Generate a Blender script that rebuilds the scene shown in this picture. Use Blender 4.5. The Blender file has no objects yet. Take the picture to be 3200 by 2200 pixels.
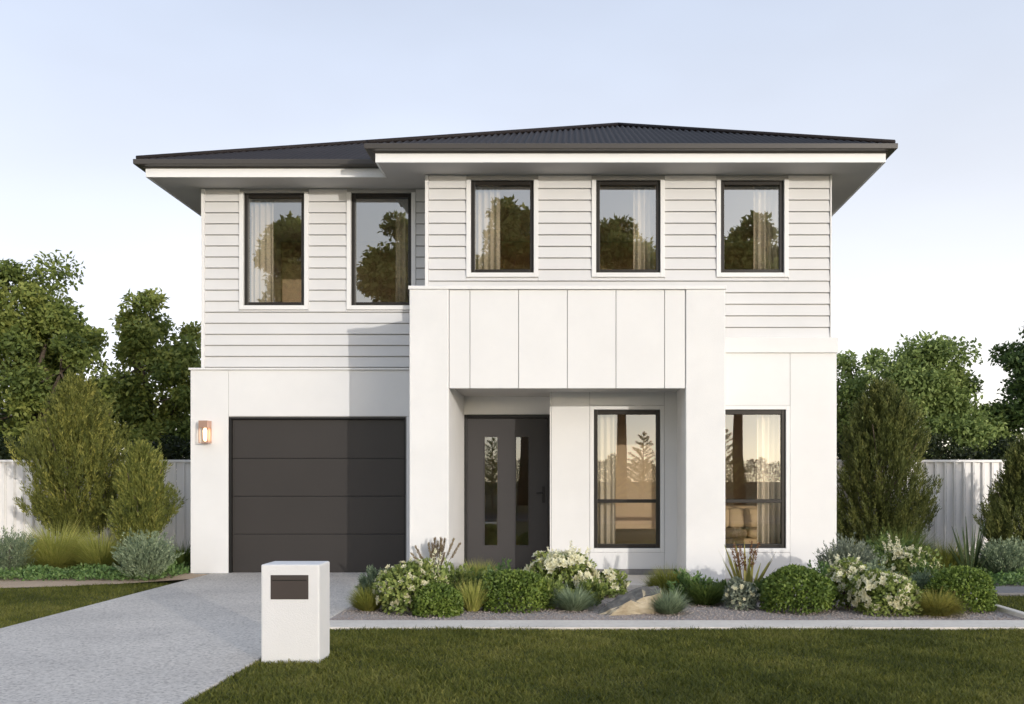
import bpy, bmesh, math
import numpy as np
from mathutils import Vector

S = bpy.context.scene
COL = S.collection
R = math.radians
rng = np.random.default_rng(11)

# ------------------------------------------------------------------ camera
F = 3067.0                       # focal length in photograph pixels
PX, PY = 1784.0, 1500.0          # principal point (vanishing point of the depth lines)
EYE = 1.341
cam = bpy.data.cameras.new('camera')
cam.sensor_fit = 'HORIZONTAL'
cam.sensor_width = 36.0
cam.lens = 36.0 * F / 3200.0
cam.shift_x = -(PX - 1600.0) / 3200.0
cam.shift_y = (PY - 1100.0) / 3200.0
cam.clip_end = 2000.0
camera = bpy.data.objects.new('camera', cam)
camera.location = (0, 0, EYE)
camera.rotation_euler = (math.pi / 2, 0, 0)
COL.objects.link(camera)
S.camera = camera

# ------------------------------------------------------------------ sky and sun
SUN_EL, SUN_ROT = R(7.2), R(147.0)
world = bpy.data.worlds.new('World')
S.world = world
world.use_nodes = True
wn, wl = world.node_tree.nodes, world.node_tree.links
sky = wn.new('ShaderNodeTexSky')
sky.sky_type = 'NISHITA'
sky.sun_disc = False
sky.sun_elevation = SUN_EL
sky.sun_rotation = SUN_ROT
sky.air_density = 0.3
sky.dust_density = 1.3
sky.ozone_density = 1.0
# a thin even veil of high cloud over the whole dome
tc = wn.new('ShaderNodeTexCoord')
mp = wn.new('ShaderNodeMapping'); mp.inputs['Scale'].default_value = (1.2, 1.2, 3.0)
nz = wn.new('ShaderNodeTexNoise'); nz.inputs['Scale'].default_value = 1.6; nz.inputs['Detail'].default_value = 4
wl.new(tc.outputs['Generated'], mp.inputs[0]); wl.new(mp.outputs[0], nz.inputs['Vector'])
mr = wn.new('ShaderNodeMapRange')
mr.inputs['From Min'].default_value = 0.3; mr.inputs['From Max'].default_value = 0.7
mr.inputs['To Min'].default_value = 0.88; mr.inputs['To Max'].default_value = 1.10
wl.new(nz.outputs['Fac'], mr.inputs['Value'])
veil = wn.new('ShaderNodeMix'); veil.data_type = 'RGBA'; veil.blend_type = 'MULTIPLY'; veil.inputs['Factor'].default_value = 1
veil.inputs['A'].default_value = (3.85, 4.7, 6.2, 1)
wl.new(mr.outputs[0], veil.inputs['B'])
# the veil thickens and warms towards the horizon, all the way round
sx = wn.new('ShaderNodeSeparateXYZ'); wl.new(tc.outputs['Generated'], sx.inputs[0])
ab = wn.new('ShaderNodeMath'); ab.operation = 'MAXIMUM'; ab.inputs[1].default_value = 0.0; wl.new(sx.outputs['Z'], ab.inputs[0])
dv = wn.new('ShaderNodeMath'); dv.operation = 'MULTIPLY'; dv.inputs[1].default_value = -1 / 0.25; wl.new(ab.outputs[0], dv.inputs[0])
ex = wn.new('ShaderNodeMath'); ex.operation = 'EXPONENT'; wl.new(dv.outputs[0], ex.inputs[0])
glow = wn.new('ShaderNodeMix'); glow.data_type = 'RGBA'; glow.blend_type = 'ADD'
wl.new(ex.outputs[0], glow.inputs['Factor']); wl.new(veil.outputs['Result'], glow.inputs['A']); glow.inputs['B'].default_value = (8.0, 5.4, 0.7, 1)
add = wn.new('ShaderNodeMix'); add.data_type = 'RGBA'; add.blend_type = 'ADD'; add.inputs['Factor'].default_value = 1
wl.new(sky.outputs[0], add.inputs['A']); wl.new(glow.outputs['Result'], add.inputs['B'])
wl.new(add.outputs['Result'], wn['Background'].inputs['Color'])
wn['Background'].inputs['Strength'].default_value = 0.13

sun = bpy.data.lights.new('sun', 'SUN')
sun.energy = 2.0
sun.angle = R(0.5)
sun.color = (1.0, 0.94, 0.87)
sun_o = bpy.data.objects.new('sun', sun)
sd = Vector((math.sin(SUN_ROT) * math.cos(SUN_EL), math.cos(SUN_ROT) * math.cos(SUN_EL), math.sin(SUN_EL)))
sun_o.rotation_euler = sd.to_track_quat('Z', 'Y').to_euler()
sun_o.location = (20, -20, 20)
COL.objects.link(sun_o)

S.view_settings.view_transform = 'Standard'
S.view_settings.look = 'None'
S.view_settings.exposure = -0.13
S.view_settings.gamma = 1.0
S.view_settings.use_curve_mapping = False
S.render.engine = 'CYCLES'
S.cycles.max_bounces = 10
S.cycles.transparent_max_bounces = 12
S.cycles.use_denoising = True
S.cycles.sample_clamp_indirect = 6.0

# ------------------------------------------------------------------ helpers
def at(px, py, D):
    """photograph pixel at distance D -> point"""
    return ((px - PX) * D / F, D, EYE + (PY - py) * D / F)
def X(px, D): return (px - PX) * D / F
def Z(py, D): return EYE + (PY - py) * D / F
def gd(py): return EYE * F / (py - PY)      # distance of the ground point seen at that row

ORG = {}
def link(o, parent=None, org=None):
    COL.objects.link(o)
    if parent is not None:
        o.parent = parent
        ORG[o] = ORG[parent]
    else:
        ORG[o] = np.array(org if org is not None else (0, 0, 0), float)
        o.location = ORG[o]
    return o
def tag(o, label=None, cat=None, group=None, kind=None):
    if label: o['label'] = label
    if cat: o['category'] = cat
    if group: o['group'] = group
    if kind: o['kind'] = kind
    return o
def thing(name, loc, label, cat, group=None):
    o = bpy.data.objects.new(name, None)
    o.empty_display_size = 0.2
    link(o, None, loc)
    return tag(o, label, cat, group)
def mesh_data(name, V, Fc, mat, smooth=False):
    V = np.asarray(V, np.float32).reshape(-1, 3)
    me = bpy.data.meshes.new(name)
    if isinstance(Fc, np.ndarray):
        n, k = Fc.shape
        me.vertices.add(len(V)); me.vertices.foreach_set('co', V.ravel())
        me.loops.add(n * k); me.loops.foreach_set('vertex_index', Fc.astype(np.int32).ravel())
        me.polygons.add(n); me.polygons.foreach_set('loop_start', np.arange(0, n * k, k, dtype=np.int32))
        try: me.polygons.foreach_set('loop_total', np.full(n, k, np.int32))
        except Exception: pass
        me.update(calc_edges=True)
    else:
        me.from_pydata(V.tolist(), [], Fc)
        me.update()
    if smooth: me.polygons.foreach_set('use_smooth', np.ones(len(me.polygons), bool))
    if mat: me.materials.append(mat)
    return me
def mesh(name, V, Fc, mat, parent=None, org=None, smooth=False):
    """vertices in world coordinates; stored about the thing's own base"""
    o0 = ORG[parent] if parent is not None else np.array(org if org is not None else (0, 0, 0), float)
    V = np.asarray(V, float).reshape(-1, 3) - o0
    return link(bpy.data.objects.new(name, mesh_data(name, V, Fc, mat, smooth)), parent, o0)

class MB:
    """collects simple solids into one mesh"""
    def __init__(s): s.v = []; s.f = []
    def add(s, v, f):
        n = len(s.v); s.v += [tuple(p) for p in v]; s.f += [tuple(i + n for i in q) for q in f]; return s
    def box(s, x0, x1, y0, y1, z0, z1, bev=0.0):
        if x0 > x1: x0, x1 = x1, x0
        if z0 > z1: z0, z1 = z1, z0
        if y0 > y1: y0, y1 = y1, y0
        v = [(x0,y0,z0),(x1,y0,z0),(x1,y1,z0),(x0,y1,z0),(x0,y0,z1),(x1,y0,z1),(x1,y1,z1),(x0,y1,z1)]
        f = [(0,3,2,1),(4,5,6,7),(0,1,5,4),(1,2,6,5),(2,3,7,6),(3,0,4,7)]
        if bev:
            bm = bmesh.new(); vs = [bm.verts.new(p) for p in v]
            for q in f: bm.faces.new([vs[i] for i in q])
            bmesh.ops.bevel(bm, geom=list(bm.edges), offset=bev, segments=2, affect='EDGES', profile=0.5)
            bm.verts.index_update()
            v = [tuple(p.co) for p in bm.verts]; f = [tuple(p.index for p in q.verts) for q in bm.faces]
            bm.free()
        return s.add(v, f)
    def tube(s, pts, rad, n=8, cap=True):
        pts = [Vector(p) for p in pts]
        if not hasattr(rad, '__len__'): rad = [rad] * len(pts)
        rings = []; up = None
        for i, p in enumerate(pts):
            d = (pts[min(i + 1, len(pts) - 1)] - pts[max(i - 1, 0)]).normalized()
            a = (Vector((0, 0, 1)) if abs(d.z) < .9 else Vector((1, 0, 0))) if up is None else up
            u = d.cross(a).normalized(); w = u.cross(d).normalized(); up = w
            rings.append([tuple(p + (u * math.cos(2 * math.pi * k / n) + w * math.sin(2 * math.pi * k / n)) * rad[i]) for k in range(n)])
        v = [q for r in rings for q in r]; f = []
        for i in range(len(pts) - 1):
            for k in range(n):
                f.append((i*n+k, i*n+(k+1)%n, (i+1)*n+(k+1)%n, (i+1)*n+k))
        if cap:
            f.append(tuple(range(n-1, -1, -1))); f.append(tuple((len(pts)-1)*n + k for k in range(n)))
        return s.add(v, f)
    def build(s, name, mat, parent=None, org=None, smooth=False):
        return mesh(name, s.v, s.f, mat, parent, org, smooth)

# ------------------------------------------------------------------ materials
def new_mat(name):
    m = bpy.data.materials.new(name); m.use_nodes = True
    nt = m.node_tree
    return m, nt, nt.nodes['Principled BSDF']
def N(nt, kind, **kw):
    n = nt.nodes.new(kind)
    for k, v in kw.items():
        if k in n.inputs: n.inputs[k].default_value = v
        else: setattr(n, k, v)
    return n
def L(nt, a, b): nt.links.new(a, b)
def rgba(c): return (c[0], c[1], c[2], 1)
def ramp(nt, stops):
    r = nt.nodes.new('ShaderNodeValToRGB')
    e = r.color_ramp.elements
    while len(e) < len(stops): e.new(0.5)
    for i, (p, c) in enumerate(stops): e[i].position = p; e[i].color = rgba(c)
    return r
def coords(nt): return N(nt, 'ShaderNodeTexCoord').outputs['Object']

def paint(name, col, rough=0.5, var=0.05, bump=0.0, bscale=60, spec=0.4, metal=0.0, vscale=1.3):
    """painted or rendered surface: slight tone drift, fine relief"""
    m, nt, b = new_mat(name)
    co = coords(nt)
    n = N(nt, 'ShaderNodeTexNoise', Scale=vscale, Detail=6.0, Roughness=0.6); L(nt, co, n.inputs['Vector'])
    lo = tuple(c * (1 - var) for c in col); hi = tuple(min(1, c * (1 + var)) for c in col)
    r = ramp(nt, [(0.3, lo), (0.7, hi)]); L(nt, n.outputs['Fac'], r.inputs[0]); L(nt, r.outputs[0], b.inputs['Base Color'])
    b.inputs['Roughness'].default_value = rough; b.inputs['Metallic'].default_value = metal
    b.inputs['Specular IOR Level'].default_value = spec
    if bump:
        n2 = N(nt, 'ShaderNodeTexNoise', Scale=float(bscale), Detail=3.0); L(nt, co, n2.inputs['Vector'])
        bp = N(nt, 'ShaderNodeBump', Strength=float(bump), Distance=0.01); L(nt, n2.outputs['Fac'], bp.inputs['Height']); L(nt, bp.outputs[0], b.inputs['Normal'])
    return m

def leaf_mat(name, stops, transl=0.3, rough=0.55, spec=0.25, clump=0.25, cscale=1.5, gain=2.95):
    """foliage: each leaf its own tone, drifting in clumps, some light passing through"""
    m, nt, b = new_mat(name)
    g = N(nt, 'ShaderNodeNewGeometry')
    co = coords(nt)
    n = N(nt, 'ShaderNodeTexNoise', Scale=float(cscale), Detail=3.0); L(nt, co, n.inputs['Vector'])
    at_ = N(nt, 'ShaderNodeAttribute'); at_.attribute_name = 'tone'
    mx = N(nt, 'ShaderNodeMix'); mx.inputs['Factor'].default_value = clump
    L(nt, g.outputs['Random Per Island'], mx.inputs['A'])
    mr_ = N(nt, 'ShaderNodeMapRange'); mr_.inputs['From Min'].default_value = .3; mr_.inputs['From Max'].default_value = .7
    L(nt, n.outputs['Fac'], mr_.inputs['Value']); L(nt, mr_.outputs[0], mx.inputs['B'])
    k = len(stops)
    r = ramp(nt, [(i / (k - 1), tuple(min(.9, v * gain) for v in c)) for i, c in enumerate(stops)]); 
    tn = N(nt, 'ShaderNodeMath', operation='MULTIPLY_ADD'); tn.inputs[1].default_value = .55; L(nt, at_.outputs['Fac'], tn.inputs[0])
    hf = N(nt, 'ShaderNodeMath', operation='MULTIPLY_ADD'); hf.inputs[1].default_value = .6; hf.inputs[2].default_value = -.075; L(nt, mx.outputs['Result'], hf.inputs[0])
    L(nt, hf.outputs[0], tn.inputs[2]); L(nt, tn.outputs[0], r.inputs[0])
    L(nt, r.outputs[0], b.inputs['Base Color'])
    b.inputs['Roughness'].default_value = rough; b.inputs['Specular IOR Level'].default_value = spec
    if transl:
        t = N(nt, 'ShaderNodeBsdfTranslucent'); L(nt, r.outputs[0], t.inputs['Color'])
        ms = N(nt, 'ShaderNodeMixShader'); ms.inputs[0].default_value = transl
        L(nt, b.outputs[0], ms.inputs[1]); L(nt, t.outputs[0], ms.inputs[2])
        L(nt, ms.outputs[0], nt.nodes['Material Output'].inputs['Surface'])
    return m

M = {}
M['white'] = paint('white_board_paint', (.685, .68, .67), .45, .03, .04, 90)
M['trim'] = paint('white_trim_paint', (.79, .785, .77), .4, .02)
M['panel'] = paint('white_sheet_paint', (.76, .755, .742), .5, .03, .08, 160)
M['render'] = paint('rendered_wall_paint', (.77, .764, .75), .65, .04, .35, 140)
M['wrap'] = paint('grey_backing', (.38, .375, .365), .8)
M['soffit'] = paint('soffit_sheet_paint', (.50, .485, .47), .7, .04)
M['fascia'] = paint('fascia_paint', (.90, .90, .89), .4, .02)
M['gutter'] = paint('dark_gutter_steel', (.064, .057, .050), .4, .06, spec=.5)
M['roof'] = paint('dark_roof_steel', (.023, .0185, .0185), .65, .12, .05, 40, spec=.2)
M['frame'] = paint('black_window_frame', (.018, .015, .012), .35, .08)
M['garage'] = paint('charcoal_garage_door', (.036, .031, .028), .42, .06, .05, 220, spec=.5)
M['door'] = paint('charcoal_door_paint', (.050, .047, .048), .45, .05)
M['beige'] = paint('interior_plaster', (.74, .61, .46), .8, .05)
M['timber'] = paint('interior_floor', (.42, .26, .14), .5, .2)
M['fence'] = paint('pale_fence_steel', (.85, .83, .80), .42, .04, spec=.4)
M['mail'] = paint('mailbox_render', (.72, .71, .695), .7, .04, .35, 150)
M['slot'] = paint('bronze_plate', (.055, .043, .036), .4, .08, spec=.5)
M['copper'] = paint('copper', (.62, .40, .31), .4, .1, metal=.9)
M['bark'] = paint('bark', (.11, .085, .062), .9, .35, .8, 25, vscale=5)
M['steel'] = paint('brushed_steel', (.45, .44, .42), .3, .05, metal=1.0)
M['black'] = paint('black_metal', (.012, .012, .012), .35, .05)
M['carpet'] = paint('pale_carpet', (.66, .57, .45), .95, .06, .2, 250)
M['sofa'] = paint('sofa_fabric', (.62, .49, .33), .9, .06, .3, 200)
M['cushion'] = paint('cushion_fabric', (.58, .48, .33), .9, .08, .3, 200)
M['stone'] = None

def curtain_mat():
    m, nt, b = new_mat('curtain_cloth')
    b.inputs['Base Color'].default_value = (.86, .83, .76, 1); b.inputs['Roughness'].default_value = .9
    t = N(nt, 'ShaderNodeBsdfTranslucent', Color=(.86, .82, .74, 1))
    ms = N(nt, 'ShaderNodeMixShader'); ms.inputs[0].default_value = .35
    L(nt, b.outputs[0], ms.inputs[1]); L(nt, t.outputs[0], ms.inputs[2]); L(nt, ms.outputs[0], nt.nodes['Material Output'].inputs['Surface'])
    return m
M['curtain'] = curtain_mat()

def glass_mat(name='coated_glass', refl=.36):
    """sun-control glazing: mirrors part of the street, lets the rest through with a bronze tint"""
    m, nt, b = new_mat(name)
    nt.nodes.remove(b)
    gl = N(nt, 'ShaderNodeBsdfGlossy', Color=(.92, .95, .93, 1), Roughness=0.0)
    tr = N(nt, 'ShaderNodeBsdfTransparent', Color=(.98, .95, .90, 1))
    fr = N(nt, 'ShaderNodeFresnel', IOR=1.5)
    mr_ = N(nt, 'ShaderNodeMapRange'); mr_.inputs['To Min'].default_value = refl - .04; mr_.inputs['To Max'].default_value = 1.0
    L(nt, fr.outputs[0], mr_.inputs['Value'])
    ge = N(nt, 'ShaderNodeNewGeometry')           # the coating is on the outer face; the inner face only lets light out
    fr_ = N(nt, 'ShaderNodeMath', operation='SUBTRACT'); fr_.inputs[0].default_value = 1; L(nt, ge.outputs['Backfacing'], fr_.inputs[1])
    ml = N(nt, 'ShaderNodeMath', operation='MULTIPLY'); L(nt, mr_.outputs[0], ml.inputs[0]); L(nt, fr_.outputs[0], ml.inputs[1])
    ms = N(nt, 'ShaderNodeMixShader'); L(nt, ml.outputs[0], ms.inputs[0])
    L(nt, tr.outputs[0], ms.inputs[1]); L(nt, gl.outputs[0], ms.inputs[2]); L(nt, ms.outputs[0], nt.nodes['Material Output'].inputs['Surface'])
    return m
M['glass'] = glass_mat()
M['glass_low'] = glass_mat('ground_floor_glass', .20)
M['clear'] = glass_mat('clear_glass', .06)

def ground_mat(name, c1, c2, c3, scale, bump, rough=.9, speck=None, big=1.0):
    m, nt, b = new_mat(name)
    co = coords(nt)
    n = N(nt, 'ShaderNodeTexNoise', Scale=float(scale), Detail=8.0, Roughness=.65); L(nt, co, n.inputs['Vector'])
    r = ramp(nt, [(.3, c1), (.5, c2), (.72, c3)]); L(nt, n.outputs['Fac'], r.inputs[0])
    col = r.outputs[0]
    if speck:
        v = N(nt, 'ShaderNodeTexVoronoi', Scale=float(speck[0])); L(nt, co, v.inputs['Vector'])
        sep = N(nt, 'ShaderNodeSeparateColor'); L(nt, v.outputs['Color'], sep.inputs[0])
        rr = ramp(nt, speck[1]); L(nt, sep.outputs[0], rr.inputs[0])
        mx = N(nt, 'ShaderNodeMix', data_type='RGBA', blend_type='MULTIPLY'); mx.inputs['Factor'].default_value = speck[2]
        L(nt, col, mx.inputs['A']); L(nt, rr.outputs[0], mx.inputs['B']); col = mx.outputs['Result']
    nb = N(nt, 'ShaderNodeTexNoise', Scale=float(big), Detail=4.0); L(nt, co, nb.inputs['Vector'])
    rb = ramp(nt, [(.3, (.80, .80, .81)), (.7, (1, 1, 1))]); L(nt, nb.outputs['Fac'], rb.inputs[0])
    m2 = N(nt, 'ShaderNodeMix', data_type='RGBA', blend_type='MULTIPLY'); m2.inputs['Factor'].default_value = 1
    L(nt, col, m2.inputs['A']); L(nt, rb.outputs[0], m2.inputs['B'])
    L(nt, m2.outputs['Result'], b.inputs['Base Color'])
    b.inputs['Roughness'].default_value = rough; b.inputs['Specular IOR Level'].default_value = .2
    bp = N(nt, 'ShaderNodeBump', Strength=float(bump), Distance=.012); L(nt, n.outputs['Fac'], bp.inputs['Height']); L(nt, bp.outputs[0], b.inputs['Normal'])
    return m
M['concrete'] = ground_mat('exposed_aggregate', (.57, .53, .475), (.74, .68, .605), (.84, .78, .70), 34, .5, .8,
                           (60, [(0, (.45, .43, .42)), (.25, (.85, .84, .83)), (1, (1.0, 1.0, 1.0))], .75), .8)
M['edging'] = ground_mat('edging_concrete', (.72, .645, .55), (.80, .725, .625), (.85, .78, .68), 20, .25, .85)
M['kerbgrey'] = ground_mat('grey_concrete', (.20, .19, .18), (.24, .23, .22), (.28, .27, .26), 20, .25, .85)
M['soil'] = ground_mat('gravel_bed', (.34, .285, .25), (.46, .40, .36), (.56, .50, .45), 60, .9, .95)
M['mulch'] = ground_mat('tan_mulch', (.42, .30, .20), (.58, .43, .30), (.68, .54, .40), 45, .9, .95)
M['turf'] = ground_mat('turf_soil', (.035, .040, .010), (.058, .064, .015), (.080, .078, .024), 25, .8, .95)
M['asphalt'] = ground_mat('asphalt', (.04, .04, .042), (.05, .05, .052), (.06, .06, .062), 60, .4, .9)
M['dark_stone'] = ground_mat('dark_boulder_stone', (.12, .11, .095), (.19, .175, .15), (.27, .25, .21), 14, .8, .9, big=3)
M['sand'] = ground_mat('sandstone', (.36, .29, .19), (.47, .40, .28), (.56, .49, .37), 9, .8, .9, big=3)

M['grass'] = leaf_mat('grass_blades', [(.026, .034, .006), (.082, .090, .015), (.175, .160, .042)], .3, gain=1.75, clump=.45, cscale=1.2)
M['tree_leaf'] = leaf_mat('tree_leaves', [(.022, .034, .010), (.060, .074, .018), (.128, .130, .034)], .35, clump=.35, cscale=.7, gain=3.5)
M['street_leaf'] = leaf_mat('street_tree_leaves', [(.030, .034, .010), (.070, .074, .020), (.145, .125, .045)], .5, clump=.35, cscale=.4, gain=4.6)
M['tree_dark'] = leaf_mat('dark_tree_leaves', [(.012, .024, .010), (.032, .050, .015), (.068, .090, .026)], .35, clump=.35, cscale=.7, gain=3.0)
M['tree_light'] = leaf_mat('pale_tree_leaves', [(.035, .050, .016), (.080, .105, .032), (.150, .170, .062)], .35, clump=.35, cscale=.7, gain=3.1)
M['hedge'] = leaf_mat('hedge_leaves', [(.010, .018, .006), (.020, .030, .010), (.038, .046, .014)], .2, gain=1.2)
M['brush'] = leaf_mat('olive_needles', [(.022, .028, .007), (.062, .068, .016), (.150, .140, .034)], .25, clump=.3)
M['brush_gold'] = leaf_mat('golden_needles', [(.024, .032, .008), (.068, .076, .018), (.150, .142, .036)], .25, clump=.3)
M['brush_dark'] = leaf_mat('dark_olive_needles', [(.020, .026, .008), (.044, .052, .014), (.085, .085, .026)], .25, clump=.3)
M['box'] = leaf_mat('box_leaves', [(.018, .032, .006), (.046, .068, .012), (.098, .122, .024)], .25, spec=.35, clump=.25, cscale=6)
M['gard'] = leaf_mat('glossy_leaves', [(.030, .045, .010), (.075, .095, .024), (.150, .160, .050)], .25, spec=.4, cscale=5)
M['gold'] = leaf_mat('gold_grass', [(.050, .060, .014), (.115, .120, .030), (.215, .195, .068)], .3, gain=3.5, clump=.25, cscale=4)
M['olive'] = leaf_mat('olive_grass', [(.040, .050, .010), (.090, .095, .020), (.160, .145, .035)], .3, clump=.25, cscale=4)
M['amber'] = leaf_mat('amber_tips', [(.046, .054, .012), (.105, .102, .024), (.200, .150, .042)], .3, clump=.3, cscale=6)
M['green_grass'] = leaf_mat('deep_green_grass', [(.018, .030, .008), (.042, .060, .014), (.080, .095, .025)], .3, clump=.25, cscale=4)
M['silver'] = leaf_mat('silver_leaves', [(.070, .085, .062), (.150, .170, .125), (.240, .260, .185)], .25, gain=1.7, clump=.25, cscale=4)
M['sage'] = leaf_mat('sage_leaves', [(.040, .056, .034), (.085, .106, .064), (.155, .178, .112)], .25, clump=.25, cscale=4)
M['green_leaf'] = leaf_mat('deep_green_leaves', [(.014, .026, .008), (.036, .056, .016), (.080, .105, .032)], .25, clump=.25, cscale=4)
M['cover'] = leaf_mat('ground_cover_leaves', [(.020, .038, .012), (.048, .080, .024), (.110, .140, .060)], .25, clump=.25, cscale=3)
M['flax'] = leaf_mat('flax_blades', [(.050, .034, .014), (.080, .082, .022), (.170, .140, .045)], .25, clump=.2)
M['rust'] = leaf_mat('rusty_flowers', [(.10, .045, .022), (.19, .095, .045), (.30, .19, .09)], .3, gain=1.2)
M['flax_dark'] = leaf_mat('dark_flax_blades', [(.010, .016, .008), (.020, .030, .013), (.040, .048, .020)], .2)
M['plume'] = leaf_mat('dry_plumes', [(.16, .12, .08), (.28, .22, .14), (.44, .37, .25)], .35, gain=1.1)
M['petal'] = leaf_mat('cream_petals', [(.70, .66, .44), (.80, .77, .56), (.88, .86, .68)], .3, gain=1)
M['petal_white'] = leaf_mat('white_petals', [(.80, .77, .54), (.86, .84, .64), (.90, .89, .74)], .3, gain=1)

# ------------------------------------------------------------------ foliage generators
def unit(v): return v / np.maximum(np.linalg.norm(v, axis=-1, keepdims=True), 1e-9)
def rdirs(n): return unit(rng.normal(size=(n, 3)))
def leaf_quads(C, A, Nn, Ln, W, fold=.12):
    """diamond leaves: base C, axis A, facing Nn"""
    A = unit(A); Sd = unit(np.cross(A, Nn)); Nn = np.cross(Sd, A)
    Ln = np.broadcast_to(Ln, (len(C),))[:, None]; W = np.broadcast_to(W, (len(C),))[:, None]
    mid = C + A * Ln * .45 + Nn * Ln * fold
    V = np.stack([C, mid + Sd * W * .5, C + A * Ln, mid - Sd * W * .5], 1)
    return V.reshape(-1, 3), np.arange(len(C) * 4).reshape(-1, 4)
def blades(P, D0, Ln, W, bend, seg=3):
    """arching strips: base P, first direction D0, drooping by bend"""
    n = len(P); D0 = unit(D0)
    Ln = np.broadcast_to(Ln, (n,))[:, None]; W = np.broadcast_to(W, (n,))[:, None]; bend = np.broadcast_to(bend, (n,))[:, None]
    h = D0 * [1, 1, 0]
    az = rng.uniform(0, 2 * np.pi, n)
    Sd = unit(np.cross(D0, np.array([0, 0, 1.0])) + np.stack([np.cos(az), np.sin(az), 0 * az], 1) * .35)
    V = []
    for i in range(seg + 1):
        t = i / seg
        p = P + D0 * Ln * t + (unit(h) * .5 + np.array([0, 0, -1.0])) * Ln * bend * t * t
        w = W * (1 - .92 * t ** 1.6)
        V += [p - Sd * w * .5, p + Sd * w * .5]
    V = np.stack(V, 1)
    base = np.arange(n)[:, None] * (2 * (seg + 1))
    Fc = np.concatenate([base + np.array([2*i, 2*i+1, 2*i+3, 2*i+2]) for i in range(seg)], 0)
    return V.reshape(-1, 3), Fc
def join(parts):
    V = []; Fc = []; n = 0
    for v, f in parts:
        V.append(v); Fc.append(f + n); n += len(v)
    return np.concatenate(V), np.concatenate(Fc)
def fmesh(name, V, Fc, mat, parent=None, tone=None):
    """foliage mesh with one tone per leaf, blade, spray or clump (0 to 1)"""
    o = mesh(name, V, Fc, mat, parent)
    a = o.data.attributes.new('tone', 'FLOAT', 'POINT')
    n = len(V)
    t = np.full(n, .5) if tone is None else np.repeat(np.clip(tone, 0, 1), n // len(tone))
    a.data.foreach_set('value', t.astype(np.float32))
    return o
def lumps(d, k=5, amp=.1, seed=None):
    r = np.random.default_rng(seed) if seed is not None else rng
    s = np.zeros(len(d))
    for _ in range(k):
        w = r.normal(size=3) * 3.2; s += np.sin(d @ w + r.uniform(0, 6.28))
    return 1 + amp * s / math.sqrt(k)

def stems(parent, base, top, n, spread, mat=None, r0=.012):
    b = MB()
    for i in range(n):
        a = 2 * math.pi * i / n + rng.uniform(-.4, .4)
        e = (base[0] + math.cos(a) * spread * rng.uniform(.4, 1), base[1] + math.sin(a) * spread * rng.uniform(.4, 1), top * rng.uniform(.7, 1))
        m_ = (base[0] + (e[0]-base[0]) * .35, base[1] + (e[1]-base[1]) * .35, base[2] + (e[2]-base[2]) * .5)
        b.tube([base, m_, e], [r0, r0 * .8, r0 * .35], 5)
    return b.build('stem', mat or M['bark'], parent)

def foliage_ball(parent, c, r, n, ll, lw, mat, amp=.1, inner=.55, up=.25, outw=.8, flat=True, name='foliage'):
    """a rounded shrub: leaves through the outer shell, lumpy outline, flattened where it meets the soil"""
    d = rdirs(n)
    d[:, 2] = np.where(d[:, 2] < -.8, -d[:, 2], d[:, 2])
    low = d[:, 2] < 0
    hx = np.linalg.norm(d[:, :2], axis=1, keepdims=True)
    d[:, :2] = np.where(low[:, None], d[:, :2] / np.maximum(hx, .2) * (1 + .1 * d[:, 2:3]), d[:, :2])
    rr = rng.uniform(inner, 1.0, n) ** .5 * lumps(d, 7, amp)
    C = np.array(c) + d * rr[:, None] * np.array(r)
    C[:, 2] = np.maximum(C[:, 2], rng.uniform(.005, .05, n))
    A = unit(d * outw + rdirs(n) * .8 + np.array([0, 0, up]))
    Nn = unit(d + rdirs(n) * .6)
    V, Fc = leaf_quads(C, A, Nn, ll * rng.uniform(.7, 1.3, n), lw * rng.uniform(.7, 1.3, n))
    return fmesh(name, V, Fc, mat, parent, .5 + (lumps(d, 6, .5) - 1) * .5 + rng.uniform(-.15, .15, n))
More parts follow.
